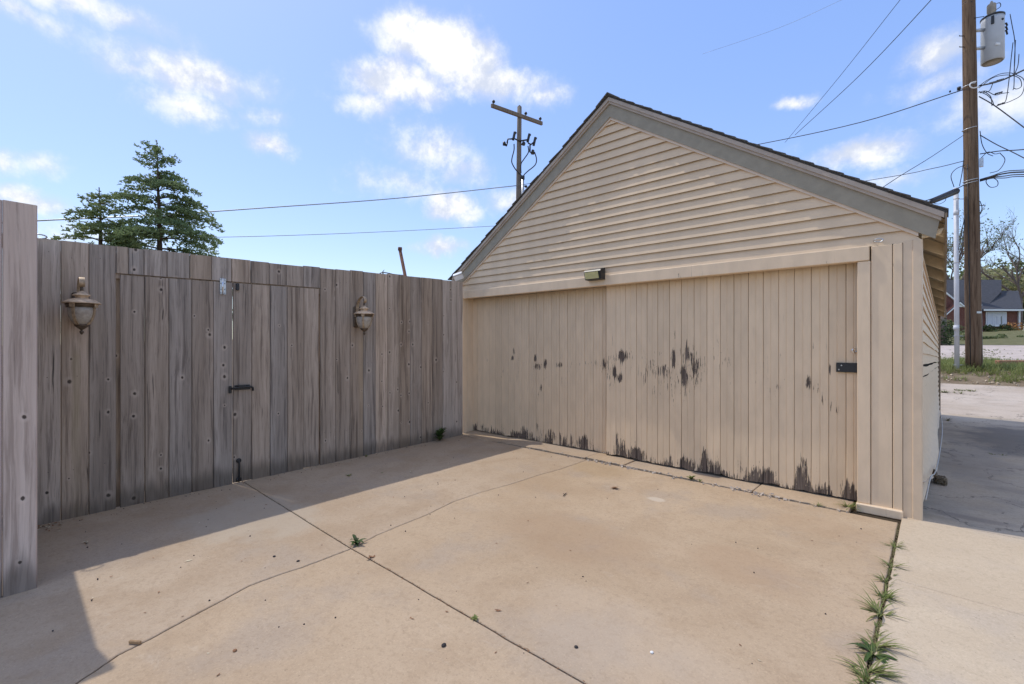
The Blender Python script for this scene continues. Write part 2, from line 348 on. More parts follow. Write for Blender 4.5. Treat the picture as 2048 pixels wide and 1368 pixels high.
M_cedarbark = plain('cedar bark', (.10, .07, .05), .9, .3, 15, bump=.5)
M_dryleaf = plain('dry brown leaf', (.24, .12, .06), .8, .3, 60)
M_paleleaf = plain('pale dry leaf', (.60, .52, .36), .8, .15, 60)
M_pebble = plain('dark pebble', (.035, .03, .03), .8, .3, 60)
M_twig = plain('tan twig', (.33, .21, .11), .8, .2, 60)
M_roofH = plain('charcoal roof', (.055, .057, .066), .9, .18, 6)

def brickmat():
    m, t = newmat('red brown brick')
    o = t.n('ShaderNodeTexCoord').outputs['Object']
    sp = t.n('ShaderNodeSeparateXYZ', None, Vector=o)
    v = t.n('ShaderNodeCombineXYZ', None, X=t.m('ADD', sp.outputs[0], sp.outputs[1]), Y=sp.outputs[2], Z=0.0).outputs[0]
    bt = t.n('ShaderNodeTexBrick', None, Vector=v, Color1=(.155, .055, .04), Color2=(.21, .08, .055), Mortar=(.25, .2, .17), Scale=4.5, Mortar_Size=.012)
    c = t.mix(t.m('MULTIPLY', t.ss(t.noise(v, 3, 5), .4, .7), .5), bt.outputs[0], (.12, .045, .035))
    return finish(m, t, c, .9, spec=.2)
M_brick = brickmat()

# ------------------------------------------------------------------ mesh builder
WLOC = {}
class MB:
    def __init__(s): s.v = []; s.f = []; s.sm = []
    def add(s, vs, fs, smooth=False):
        o = len(s.v); s.v += [Vector(p) for p in vs]
        for f in fs: s.f.append([i + o for i in f]); s.sm.append(smooth)
    def box(s, a, b, M=None):
        x0, y0, z0 = a; x1, y1, z1 = b
        vs = [Vector(p) for p in ((x0,y0,z0),(x1,y0,z0),(x1,y1,z0),(x0,y1,z0),(x0,y0,z1),(x1,y0,z1),(x1,y1,z1),(x0,y1,z1))]
        if M is not None: vs = [M @ p for p in vs]
        s.add(vs, [(0,3,2,1),(4,5,6,7),(0,1,5,4),(1,2,6,5),(2,3,7,6),(3,0,4,7)]); return s
    def cbox(s, a, b, c=.004, M=None):
        """box with chamfered edges"""
        bm = bmesh.new(); bmesh.ops.create_cube(bm, size=1)
        a, b = Vector(a), Vector(b)
        for v in bm.verts: v.co = Vector([(a[i] + b[i]) / 2 + v.co[i] * (b[i] - a[i]) for i in range(3)])
        bmesh.ops.bevel(bm, geom=bm.edges[:], offset=c, segments=1, affect='EDGES')
        bm.verts.index_update()
        s.add([M @ v.co if M is not None else v.co.copy() for v in bm.verts], [[v.index for v in f.verts] for f in bm.faces]); bm.free(); return s
    def prism(s, poly, vec):
        """extrude a planar polygon (list of 3d points) by vec"""
        n = len(poly); vec = Vector(vec); P = [Vector(p) for p in poly]
        nrm = Vector((0, 0, 0))
        for i in range(n): nrm += P[i].cross(P[(i + 1) % n])
        if nrm.dot(vec) > 0: P.reverse()
        s.add(P + [p + vec for p in P], [list(range(n)), list(range(2 * n - 1, n - 1, -1))] + [[i, i + n, (i + 1) % n + n, (i + 1) % n] for i in range(n)]); return s
    def tube(s, pts, rad, n=6, cap=True):
        pts = [Vector(p) for p in pts]
        if not hasattr(rad, '__len__'): rad = [rad] * len(pts)
        vs = []; prev = None
        for i, p in enumerate(pts):
            d = (pts[min(i + 1, len(pts) - 1)] - pts[max(i - 1, 0)])
            if d.length < 1e-9: d = Vector((0, 0, 1))
            d.normalize()
            if prev is None:
                a = d.cross(Vector((0, 0, 1)) if abs(d.z) < .9 else Vector((1, 0, 0))).normalized()
            else:
                a = prev - d * prev.dot(d)
                a = a.normalized() if a.length > 1e-6 else d.orthogonal().normalized()
            prev = a; b = d.cross(a)
            for k in range(n):
                t = 2 * math.pi * k / n
                vs.append(p + (a * math.cos(t) + b * math.sin(t)) * rad[i])
        fs = []
        for i in range(len(pts) - 1):
            for k in range(n):
                k2 = (k + 1) % n
                fs.append((i * n + k, i * n + k2, (i + 1) * n + k2, (i + 1) * n + k))
        s.add(vs, fs, True)
        if cap:
            o = len(s.v) - len(vs); L = len(pts) - 1
            s.f.append([o + k for k in range(n - 1, -1, -1)]); s.sm.append(False)
            s.f.append([o + L * n + k for k in range(n)]); s.sm.append(False)
        return s
    def lathe(s, prof, c, n=24, M=None, smooth=True):
        c = Vector(c); vs = []
        for (r, z) in prof:
            for k in range(n):
                t = 2 * math.pi * k / n; p = Vector((r * math.cos(t), r * math.sin(t), z))
                if M is not None: p = M @ p
                vs.append(c + p)
        fs = []
        for i in range(len(prof) - 1):
            for k in range(n):
                k2 = (k + 1) % n
                fs.append((i * n + k, i * n + k2, (i + 1) * n + k2, (i + 1) * n + k))
        fs2 = [list(range(n))[::-1], [(len(prof) - 1) * n + k for k in range(n)]]
        o = len(s.v); s.add(vs, fs, smooth)
        for f in fs2: s.f.append([i + o for i in f]); s.sm.append(False)
        return s
    def grid(s, P, smooth=False):
        """P[i][j] points"""
        a, b = len(P), len(P[0])
        s.add([p for r in P for p in r], [(i*b+j, (i+1)*b+j, (i+1)*b+j+1, i*b+j+1) for i in range(a-1) for j in range(b-1)], smooth); return s
    def build(s, name, mat, parent=None, origin=None, kind=None):
        o0 = Vector(origin) if origin is not None else (WLOC[parent.name] if parent else Vector((0, 0, 0)))
        me = bpy.data.meshes.new(name)
        me.from_pydata([tuple(p - o0) for p in s.v], [], s.f)
        if any(s.sm): me.polygons.foreach_set('use_smooth', s.sm)
        me.materials.append(mat); me.update()
        ob = bpy.data.objects.new(name, me); COL.objects.link(ob)
        if parent:
            ob.parent = parent; ob.location = o0 - WLOC[parent.name]
        else: ob.location = o0
        WLOC[ob.name] = o0
        if kind: ob['kind'] = kind
        return ob
def thing(name, label, cat, loc=(0, 0, 0), group=None):
    o = bpy.data.objects.new(name, None); COL.objects.link(o); o.empty_display_size = .1
    o.location = loc; WLOC[o.name] = Vector(loc); tag(o, label, cat, group); return o
def tag(o, label, cat, group=None):
    o['label'] = label; o['category'] = cat
    if group: o['group'] = group
    return o
def spline(P, k=6):
    P = [Vector(p) for p in P]
    if len(P) < 3: return [P[0].lerp(P[-1], i / k) for i in range(k + 1)]
    out = []; Q = [P[0] * 2 - P[1]] + P + [P[-1] * 2 - P[-2]]
    for i in range(1, len(Q) - 2):
        a, b, c, d = Q[i-1:i+3]
        for j in range(k):
            t = j / k
            out.append(.5 * ((2*b) + (c-a)*t + (2*a-5*b+4*c-d)*t*t + (3*b-a-3*c+d)*t**3))
    return out + [P[-1]]
def nz1(*a): return mnoise.noise(Vector(a))

# ------------------------------------------------------------------ the ground
PROF = [(-120, -1.6), (-30, -.45), (5.26, 0), (11.5, .10), (12.5, .16), (17.0, .40), (18.2, .74), (19.6, .84), (21, .90), (42, 1.31), (56, 2.45), (110, 3.0), (400, 4.0)]
def hy(y):
    if y <= 5.26: return .016 * (y - 5.26)
    for (a, za), (b, zb) in zip(PROF, PROF[1:]):
        if y <= b: return za + (zb - za) * (y - a) / (b - a)
    return PROF[-1][1]
def gh(x, y):
    z = hy(y)
    if y < 5.6: z -= .017 * min(max(0, -x - 3.2), 3.5)
    return z
ys = [-120, -60, -30, -12, -4, 0, 2, 4, 5.2, 5.7, 8, 11.5, 12.5, 15, 17, 17.6, 18.2, 19.6, 21, 30, 42, 50, 56, 80, 110, 200, 400]
xs = [-300, -120, -60, -30, -15, -8, -6.6, -5, -3.2, -1.5, 0, 1.5, 4, 8, 16, 30, 60, 120, 300]
g = MB(); g.grid([[(x, y, gh(x, y) - (.06 if y < 17 else .012)) for y in ys] for x in xs]); g.build('ground', M_soil, kind='structure')
def sheet(name, mat, x0, x1, ylist, up, nx=12, wob=.0):
    m = MB(); m.grid([[(x0 + (x1 - x0) * i / nx, y + wob * nz1(x0 + (x1 - x0) * i / nx * 1.3, y, 1), gh(0, y) + up) for y in ylist] for i in range(nx + 1)])
    return m.build(name, mat, kind='structure')
sheet('alley', M_concF, -14, 30, [12.15, 12.5, 14, 15.5, 17.0], -.004, 40, .06)
sheet('parking_pavement', M_pave, -30, 60, [20.6, 21, 30, 41.2], .002, 40, .12)
sheet('street', M_street, -80, 120, [41.2, 41.6, 42.0], .006)
sheet('lawn', M_lawn, -80, 120, [42.0, 50, 56, 62], .008)

# driveway: base sheet and the slabs on it
base = MB(); base.grid([[(x, y, gh(x, y) - .028) for y in (-6, -2, 0, 2, 4, 5.26, 5.6)] for x in (-6.8, -5, -3.2, -1.5, 0, 3, 6)])
drive = base.build('driveway', M_joint, kind='structure')
def wander(a, b, n, amp, seed, rough=.35):
    out = []
    for i in range(n + 1):
        t = i / n; p = Vector(a).lerp(Vector(b), t); d = (Vector(b) - Vector(a)).normalized(); q = Vector((-d.y, d.x))
        e = math.sin(math.pi * t) ** .5 if 0 < t < 1 else 0
        s_ = amp * (nz1(t * 3.1, seed, 0) + rough * nz1(t * 14, seed, 3) + rough * .6 * nz1(t * 41, seed, 5)) * e
        out.append(p + q * s_)
    return out
V2 = lambda x, y: Vector((x, y))
def pxg(px, py):
    d = FWD + RGT * ((px - 1024) / FPX) + UP * ((684 - py) / FPX)
    t = (-.016 * 5.26 - 1.5) / (d.z - .016 * d.y); p = CAM + d * t
    return V2(p.x, p.y)
crossing = V2(-3.285, 1.765)
# crack towards the camera (C|D) and crack towards the door (A|B)
ck1 = [pxg(*p) for p in [(150,1368),(235,1310),(300,1278),(345,1253),(430,1208),(500,1170),(560,1148),(610,1132),(660,1113)]] + [crossing]
d0 = (ck1[0] - ck1[2]).normalized(); ck1 = [ck1[0] + d0 * 7 + V2(.1, 0), ck1[0] + d0 * 3.4] + ck1
ck2 = [crossing] + [pxg(*p) for p in [(752,1070),(800,1050),(850,1030),(905,1003),(960,984),(1020,968),(1075,950),(1120,938),(1160,924)]]
ck2[-1].y = 5.04
def dense(P, amp, seed):
    out = []
    for i in range(len(P) - 1):
        out += wander(P[i], P[i + 1], 8, amp, seed + i)[:-1]
    return out + [P[-1]]
ck1 = dense(ck1, .010, 3); ck2 = dense(ck2, .008, 50)
joint = lambda a, b, s: wander(a, b, 40, .006, s, .8)
jL = joint(V2(-6.4, 1.855), crossing, 11); jR = joint(crossing, V2(-.262, 1.80), 12)
apE = joint(V2(-6.4, 5.13), ck2[-1], 13); apE2 = joint(ck2[-1], V2(-.285, 5.04), 14)
gj1 = joint(V2(-.285, 5.04), V2(-.262, 1.80), 15); gj2 = joint(V2(-.262, 1.80), V2(-.23, -5), 16)
front = V2(-3, -5)
def slab(name, mat, loop, th=.12, inset=.004, up=0.0, zf=gh):
    cs = Vector((0, 0))
    P = [p for i, p in enumerate(loop) if (p - loop[i - 1]).length > 1e-5]
    area = sum(P[i].x * P[(i+1) % len(P)].y - P[(i+1) % len(P)].x * P[i].y for i in range(len(P)))
    if area < 0: P.reverse()
    n = len(P); Q = []
    for i in range(n):
        d = (P[(i + 1) % n] - P[i - 1]);
        if d.length < 1e-6: d = V2(1, 0)
        d.normalize(); Q.append(P[i] + V2(-d.y, d.x) * inset)
    bm = bmesh.new()
    inn = []
    for i in range(n):
        d = (P[(i + 1) % n] - P[i - 1]); d = d.normalized() if d.length > 1e-6 else V2(1, 0)
        inn.append(Q[i] + V2(-d.y, d.x) * .005)
    top = [bm.verts.new((q.x, q.y, zf(q.x, q.y) + up)) for q in inn]
    edge = [bm.verts.new((q.x, q.y, zf(q.x, q.y) + up - .004)) for q in Q]
    bot = [bm.verts.new((q.x, q.y, zf(q.x, q.y) + up - th)) for q in Q]
    bm.faces.new(top)
    for i in range(n):
        j = (i + 1) % n
        bm.faces.new((edge[i], edge[j], top[j], top[i])); bm.faces.new((bot[i], bot[j], edge[j], edge[i]))
    bmesh.ops.triangulate(bm, faces=bm.faces[:1])
    me = bpy.data.meshes.new(name); bm.to_mesh(me); bm.free(); me.materials.append(mat)
    o = bpy.data.objects.new(name, me); COL.objects.link(o); o.parent = drive; return o
rev = lambda L: L[::-1]
slab('concrete_slab', M_concL, [V2(-6.4, 5.13)] + rev(jL[:1]) + jL + ck2[1:] + rev(apE)[1:-1])
slab('concrete_slab', M_concT, jR + rev(gj1)[1:] + rev(apE2)[1:] + rev(ck2)[1:-1])
slab('concrete_slab', M_concL, [V2(-6.4, -5), V2(-6.4, 1.855)] + jL[1:] + rev(ck1)[1:], inset=.006)
slab('concrete_slab', M_concT, ck1 + jR[1:] + gj2[1:], inset=.006)
ofs = lambda L, dx: [p + V2(dx, 0) for p in L]
gx1 = [p for p in ofs(gj1, .012)]; gx2 = [p for p in ofs(gj2, .012)]
# grey slabs on the right, split by a sawn joint at y = 3.85
aj = joint(V2(-.25, 3.875), V2(5.5, 3.62), 21); bj = joint(V2(-.14, 7.25), V2(5.5, 3.6 + 3.1), 22)
ga = [p for p in gx1 if p.y > 3.88]; gb = [p for p in gx1 if p.y < 3.87]
slab('concrete_slab', M_concG, [ga[-1]] + aj + [V2(5.5, 5.25), V2(-.27, 5.25)] + ga[:-1], inset=.003)
slab('concrete_slab', M_concG, [V2(5.5, -5)] + rev(aj) + gb + gx2[1:], inset=.003)
slab('concrete_slab', M_concA, [V2(-.6, 5.255), V2(5.5, 5.255)] + rev(bj) + [V2(-.6, 7.27)], inset=.001)
slab('concrete_slab', M_concA, [V2(-.6, 7.27)] + bj + [V2(5.5, 12.15), V2(-.6, 12.15)], inset=.004)
# apron strip in front of the doors: broken pieces
axs = [-6.4, -5.03, -3.42, -2.86, -1.42, -.62]
for i in range(5):
    a, b = axs[i], axs[i + 1]
    lo = wander(V2(a, 5.10 - .06 * i / 5 + .02), V2(b, 5.09 - .06 * i / 5), 26, .03, 60 + i, .9)
    hi = [V2(b + .02 * nz1(b, 2, 0), 5.35), V2(b, 5.75), V2(a, 5.75), V2(a + .02 * nz1(a, 2, 0), 5.35)]
    slab('apron_slab', M_concL if i in (1, 3) else M_concT, lo + hi, up=.005 + .004 * ((i * 7) % 3), inset=.006, th=.1)
# small spalled crumbs along the apron
cr = MB(); rr = random.Random(3)
for i in range(150):
    x = rr.choice([rr.gauss(-2.95, .25), rr.gauss(-1.4, .2), rr.uniform(-4.5, -.6)]); y = 5.06 + rr.gauss(0, .03) - .02 * (x + 5.9) / 5
    s_ = rr.uniform(.004, .014); z = gh(x, y)
    M = Matrix.Translation((x, y, z + s_ * .5)) @ Euler((rr.random() * 3, rr.random() * 3, rr.random() * 3)).to_matrix().to_4x4()
    cr.box((-s_, -s_ * .8, -s_ * .5), (s_, s_ * .8, s_ * .5), M)
cr.build('concrete_crumbs', M_concF, drive, kind='stuff')

# ------------------------------------------------------------------ garage
GX0, GX1, GY = -6.06, -.155, 5.26
RX, SL = -3.13, .655
gar = thing('garage', 'beige gabled garage with clapboard gable and peeling sliding doors', 'garage', (-3.1, 5.3, 0))
def fx(z0, x): return z0 - SL * abs(x - RX)
BAYS = 11.5
# body behind the siding
b = MB(); b.box((GX0, 5.75, -.05), (GX0 + .08, BAYS, 2.36)); b.box((GX0 + .08, BAYS - .08, -.05), (-.20, BAYS, 1.95)); b.build('wall', M_vinyl, gar)
b = MB(); b.prism([(GX0 + .02, 5.30, 2.25), (GX1 - .02, 5.30, 2.25), (GX1 - .02, 5.30, 2.38), (RX, 5.30, 4.34), (GX0 + .02, 5.30, 2.38)], (0, .06, 0)); b.build('gable_backing', M_dark, gar)
b = MB(); b.prism([(GX1 - .03, 5.40, -.03), (GX1 - .03, 5.40, 2.36), (-.12, BAYS, 1.94), (-.12, BAYS, -.03)], (-.05, 0, 0)); b.build('side_backing', M_dark, gar)  # dark sheet puts the shade between the low boards into colour
# gable clapboards, each its own board
rs = random.Random(11)
for i in range(19):
    z0 = 2.353 + .1068 * i; z1 = z0 + .124
    if z0 > 4.33: break
    hl = lambda z: min((4.368 - z) / SL, 3.02)
    nseg = max(4, int(hl(z0) * 5))
    P = []
    a0, a1 = -hl(z0), hl(z0); t0, t1 = -hl(min(z1, 4.366)), hl(min(z1, 4.366))
    rows = [[], [], [], []]
    for k in range(nseg + 1):
        u = k / nseg
        xb = RX + a0 + (a1 - a0) * u; xt = RX + t0 + (t1 - t0) * u
        xb = min(max(xb, -6.07), -.138); xt = min(max(xt, -6.07), -.138)
        wv = .0026 * nz1(xb * 1.1, z0 * 9, 2) + .0012 * nz1(xb * 3.1, z0 * 9, 5); wz = .0016 * nz1(xb * .9, z0 * 7, 9)
        yb = 5.258 - .027 + wv; yt = 5.258 - .001
        zt = min(z1, 4.366)
        rows[0].append((xb, yb + .003, z0 + wz + .001)); rows[1].append((xb, yb, z0 + wz))
        rows[2].append((xb * .5 + xt * .5, (yb + yt) / 2 + .8 * wv - .0008, (z0 + zt) / 2)); rows[3].append((xt, yt, zt))
    m = MB(); m.grid(rows); m.build('siding_board', M_vinyl, gar, origin=(RX, 5.25, z0))
# header, left trim, jamb, right panel, corner post
def trim(name, a, b_, mat=M_trim, c=.005, M=None):
    m = MB(); m.cbox(a, b_, c, M); return m.build(name, mat, gar, origin=a)
trim('door_header', (-5.955, 5.205, 2.227), (-.494, 5.30, 2.356))
trim('door_jamb', (GX0, 5.215, -.06), (-5.95, 5.300, 2.352))
trim('jamb_return', (GX0, 5.303, -.06), (-5.945, 5.60, 2.30))
trim('door_jamb', (-.582, 5.215, .055), (-.488, 5.30, 2.224))
trim('corner_panel', (-.484, 5.225, .05), (-.336, 5.30, 2.352))
trim('corner_strip', (-.331, 5.222, .05), (-.268, 5.30, 2.352))
trim('base_block', (-.590, 5.185, -.025), (-.262, 5.29, .054), c=.008)
m = MB(); prof = [(-.264, 5.228), (-.205, 5.228), (-.198, 5.218), (-.146, 5.218), (-.138, 5.226), (-.138, 5.330), (-.264, 5.31)]
m.prism([(x, y, -.035) for x, y in prof], (0, 0, 2.40)); m.build('corner_post', M_post, gar)
m = MB(); m.box((-.57, 5.305, -.02), (-.16, 5.5, 2.30)); m.box((-6.0, 5.305, 2.24), (-.17, 5.5, 2.36)); m.build('frame_shade_backing', M_dark, gar)  # black boxes paint in the shade behind the door gaps

# the two sliding doors: tongue and groove planks as sub-parts
def plank(door, x0, x1, y, z0, z1, mat, beads, rot_low, rg):
    wd = x1 - x0; eg = rg.uniform(.0006, .0024); prof = [(eg, .014), (eg + .0004, .004), (.006, 0)]
    for k in range(1, beads):
        c = wd * k / beads; prof += [(c - .0050, 0), (c - .0022, .0035), (c + .0022, .0035), (c + .0050, 0)]
    prof += [(wd - .006, 0), (wd - eg - .0004, .004), (wd - eg, .014)]
    top = []; mid_ = []; bot = []
    warp = rg.uniform(-.0025, .0025); bw = rg.uniform(-.002, .006) * rot_low
    for (x, d) in prof:
        zb = z0 + rot_low * (.018 * abs(nz1((x0 + x) * 9, 1.7, 0)) + .012 * nz1((x0 + x) * 40, 4, 0))
        bot.append((x0 + x, y + d - bw, zb)); mid_.append((x0 + x, y + d + warp, z0 + .5)); top.append((x0 + x, y + d, z1))
    m = MB(); m.grid([bot, mid_, top])
    m.grid([[(p[0], p[1], p[2]) for p in bot], [(p[0], y + .035, p[2]) for p in bot]])
    return m.build('plank', mat, door, origin=(x0, y, z0))
door = MB().box((-5.99, 5.453, .03), (-3.1, 5.462, 2.33)).build('sliding_door', M_dark, gar, origin=(-4.6, 5.43, 0))
rg = random.Random(2); x = -5.985; i = 0
while x < -3.1:
    plank(door, x, x + .1452, 5.430, -.022 + .008 * rg.random() + .014 * min(1, max(0, (x + 5.9) / 2.5)) + .018, 2.32, M_plankL, 3, .8, rg); x += .1452
m = MB(); m.box((-6.0, 5.47, .01), (-3.1, 5.49, .3)); m.build('door_rail', M_dark, door)
door = MB().box((-3.26, 5.384, .03), (-.57, 5.393, 2.33)).build('sliding_door', M_dark, gar, origin=(-1.9, 5.36, 0))
xs_ = [-3.274,-3.131,-2.992,-2.841,-2.697,-2.556,-2.409,-2.264,-2.116,-1.97,-1.825,-1.682,-1.537,-1.392,-1.249,-1.109,-.963,-.82,-.683,-.56]
for a, c in zip(xs_, xs_[1:]):
    plank(door, a, c, 5.360, -.006 + .010 * rg.random() + .026, 2.32, M_plankR, 2, 1.6, rg)
m = MB(); m.box((-3.277, 5.362, .01), (-3.275, 5.42, 2.32)); m.build('door_edge', M_trim, door)
# lock plate and eye bolt
lp = MB().cbox((-.757, 5.334, 1.216), (-.575, 5.352, 1.305), .003).build('latch_plate', M_black, door)
for q in ((-.715, 1.280), (-.735, 1.240)):
    m = MB(); m.lathe([(.007, 0), (.005, .004)], (q[0], 5.334, q[1]), 8, Matrix.Rotation(R_(90), 3, 'X')); m.build('screw', M_screw, lp)
m = MB(); m.tube(spline([(-.595, 5.345, 1.425), (-.625, 5.335, 1.435), (-.632, 5.33, 1.42), (-.62, 5.333, 1.405), (-.60, 5.345, 1.415)], 4), .006, 6); m.lathe([(.012, -.006), (.012, .006)], (-.588, 5.33, 1.42), 8, Matrix.Rotation(R_(90), 3, 'Y')); m.build('eye_bolt', M_chrome, door)

# rake boards: moulding, grey frieze, stepped fascia on each slope
def rake(name, mat, ztop, zbot, y0, y1, xr, xl, parent=gar, skew=.0):
    for sx, xe in ((1, xr), (-1, xl)):
        m = MB()
        P = [(RX, y0, zbot), (RX, y0, ztop), (xe, y0, fx(ztop, xe)), (xe - sx * skew, y0, fx(zbot, xe - sx * skew))]
        m.prism(P, (0, y1 - y0, 0)); m.build(name, mat, parent, origin=(RX, y0, zbot))
rake('gable_moulding', M_mould, 4.370, 4.335, 5.226, 5.2575, -.165, -6.03)
rake('rake_board', M_frieze, 4.545, 4.366, 5.213, 5.2255, -.030, -6.17, skew=.03)
rake('fascia_lower', M_fascia, 4.577, 4.530, 5.192, 5.2125, -.022, -6.18)
rake('fascia_upper', M_fascia, 4.605, 4.560, 5.176, 5.1915, -.004, -6.20)
# roof: decking and rest of the slopes as one, front column shingle by shingle
EY = lambda y: 2.550 - .076 * (y - 5.17)
roof = MB()
for sx in (1, -1):
    xe = .012 if sx == 1 else -6.215
    zf = fx(4.612, xe); zr = zf if sx == -1 else zf - .48
    A, B = (RX, 5.185, 4.608), (xe, 5.185, zf - .004); C, D = (xe, BAYS + .1, zr), (RX, BAYS + .1, 4.608)
    up = Vector((0, 0, .022))
    P = [Vector(p) for p in (A, B, C, D)]
    roof.add(P + [p + up for p in P], [(0,1,2,3),(7,6,5,4),(0,4,5,1),(1,5,6,2),(2,6,7,3)] if sx == -1 else [(3,2,1,0),(4,5,6,7),(1,5,4,0),(2,6,5,1),(3,7,6,2)])
roof = roof.build('roof', M_shingle, gar, origin=(RX, 8, 4.5))
shr = random.Random(9)
for sx in (1, -1):
    n = 27; Ls = 3.14
    for i in range(n):
        x0, x1 = Ls * i / n - .02, Ls * (i + 1) / n + .012
        e = shr.uniform(-.012, .012); w_ = .33
        z0, z1 = 4.634 - SL * x0, 4.634 - SL * x1
        m = MB()
        P = [(RX + sx * x0, 5.160 + e, z0 - .004), (RX + sx * x1, 5.160 + e, z1 + .010), (RX + sx * x1, 5.160 + e, z1 - .001), (RX + sx * x0, 5.160 + e, z0 - .014)]
        m.prism(P, (0, w_, 0)); m.build('shingle', M_shingle, roof)
for j in range(3):
    m = MB(); y0 = 5.145 + j * .15; 
    m.prism([(RX - .17, y0, 4.630 - .17 * SL + .012), (RX, y0, 4.658), (RX + .17, y0, 4.630 - .17 * SL + .012), (RX + .17, y0, 4.630 - .17 * SL - .004), (RX, y0, 4.642), (RX - .17, y0, 4.630 - .17 * SL - .004)], (0, .2, 0)); m.build('ridge_cap', M_shingle, roof)
# right eave: sagging rafter tails, boards and edge
m = MB()
m.add([(-.19, 5.23, EY(5.23) + .085), (-.002, 5.23, EY(5.23) - .035), (-.002, BAYS, EY(BAYS) - .035), (-.19, BAYS, EY(BAYS) + .085)], [(0, 1, 2, 3)])
m.build('eave_boards', M_raft, gar)
y = 5.36
while y < BAYS:
    e = EY(y); m = MB()
    m.prism([(-.20, y, e + .075), (-.008, y, e - .045), (-.012, y, e - .145), (-.20, y, e - .045)], (0, .045, 0)); m.build('rafter_tail', M_raft, gar); y += .74
m = MB(); m.prism([(-.001, 5.17, EY(5.17) + .0), (-.001, 5.17, EY(5.17) - .14), (-.001, BAYS, EY(BAYS) - .14), (-.001, BAYS, EY(BAYS))], (.014, 0, 0)); m.build('eave_fascia', M_brownedge, gar)
m = MB(); m.prism([(-.145, 5.25, 2.38), (-.03, 5.25, 2.40), (-.004, 5.25, 2.44), (-.145, 5.25, 2.44)], (0, .05, 0)); m.build('eave_return', M_raft, gar)
# side clapboards, settled towards the rear, bulging near the foot
for i in range(22):
    n0 = .02 + .1068 * i; tf = lambda n: .18 + (n - .02) * .755
    rows = [[], [], []]
    ns = 14
    for k in range(ns + 1):
        y = 5.318 + (BAYS - 5.318) * k / ns; u = k / ns
        x = GX1 - .002 + .065 * u
        zb = n0 * (1 - u) + tf(n0) * u; zo = .118 if n0 > 1.25 else .083 + .008 * nz1(i * 1.3, k * .4, 0); zt = (n0 + zo) * (1 - u) + tf(n0 + zo) * u
        low = max(0, 1 - n0 / .75)
        bul = .050 * low * math.sin(math.pi * min(1, u * 1.4)) ** 2 + .012 * low * nz1(y * 2.1, i * 1.7, 0)
        sag = .045 * low * nz1(y * 1.9, i * .9, 4) + .012 * nz1(y * .8, i * .7, 8)
        lift = (.28 * max(0, 1 - k / 3.2) if i < 1 else 0)
        zb = max(zb + sag, .02) + lift; zt = max(zt + sag, zb + .02)
        rows[0].append((x - .008 - .02 * low + bul * .6, y, zb + .004)); rows[1].append((x + .010 + .020 * low + bul, y, zb)); rows[2].append((x - .004 - .022 * low + bul * .6, y, zt))
    m = MB(); m.grid(rows); m.grid([rows[1], rows[2]]); 
    m = MB(); m.grid([rows[0], rows[1], rows[2]]); m.build('side_siding_board', M_vinyl, gar, origin=(GX1, 5.3, n0))
m = MB(); m.box((-.095, BAYS - .05, .1), (-.06, BAYS + .03, 1.98)); m.build('rear_corner_trim', M_brownedge, gar)

# things on the garage
fl = thing('floodlight', 'small black solar floodlight on the garage header below the clapboards', 'floodlight', (-3.31, 5.2, 2.38))
A = Vector((-3.445, 5.206, 2.442)); 
m = MB(); m.prism([(-3.44, 5.206, 2.455), (-3.44, 5.10, 2.425), (-3.44, 5.085, 2.405), (-3.44, 5.115, 2.305), (-3.44, 5.206, 2.30)], (.245, 0, 0)); m.build('housing', M_black, fl)
m = MB(); m.add([(-3.425, 5.195, 2.4575), (-3.425, 5.105, 2.432), (-3.21, 5.105, 2.432), (-3.21, 5.195, 2.4575)], [(0, 1, 2, 3)]); m.build('solar_panel', M_solar, fl)
m = MB(); m.prism([(-3.430, 5.0845, 2.396), (-3.430, 5.1115, 2.314), (-3.228, 5.1115, 2.314), (-3.228, 5.0845, 2.396)], (0, -.004, -.001)); lens = m.build('lens', M_lens, fl)
m = MB()
for i in range(14):
    for j in range(6):
        t = (j + .5) / 6; x_ = -3.420 + i * .0142; y_ = 5.0845 + .027 * t - .0055; z_ = 2.396 - .082 * t
        m.box((x_, y_ - .002, z_ - .004), (x_ + .008, y_ + .002, z_ + .004))
m.build('led_chips', M_led, lens, kind='stuff')
bx = thing('junction_box', 'small light grey box at the rake end above the fence', 'electrical box', at(917, 553, 7.75))
M = Matrix.Translation(WLOC[bx.name]) @ Euler((R_(25), R_(-20), R_(40))).to_matrix().to_4x4()
m = MB(); m.cbox((-.075, -.05, -.05), (.075, .05, .05), .008, M); m.build('housing', M_white, bx)
m = MB(); m.cbox((-.082, -.056, .030), (.082, .056, .054), .006, M); m.build('lid', M_galv, bx)
m = MB(); c = at_y(922, 572, 5.23); m.tube(spline([c + Vector((0, .03, 0)), c, c + Vector((.0, -.02, .012)), c + Vector((.02, -.025, .0))], 4), .006, 6)
tag(m.build('hook', M_white), 'tiny white screw hook where the fence meets the garage', 'hook')
m = MB(); c = at_y(1758, 482, 5.22); m.tube(spline([c + Vector((-.04, .03, .0)), c + Vector((-.03, -.02, .01)), c + Vector((0, -.02, .02)), c + Vector((.03, -.02, .005)), c + Vector((.01, -.02, -.012)), c + Vector((-.03, -.02, -.005))], 5), .0045, 5)
tag(m.build('hook', M_galv), 'bent wire hook on the clapboard above the right corner', 'hook')
# loose white cable along the foot of the right wall
P = [(-.122, 5.33, .15), (-.100, 5.5, .28), (-.088, 5.7, .29), (-.078, 6.1, .22), (-.068, 6.6, .17), (-.055, 7.3, .15), (-.042, 8.2, .16), (-.03, 9.3, .19), (-.04, 10.2, .24), (-.06, 11.0, .27)]
m = MB(); m.tube(spline(P, 6), .006, 7); tag(m.build('cable', M_cable), 'loose white cable hanging along the foot of the clapboard side wall', 'cable')
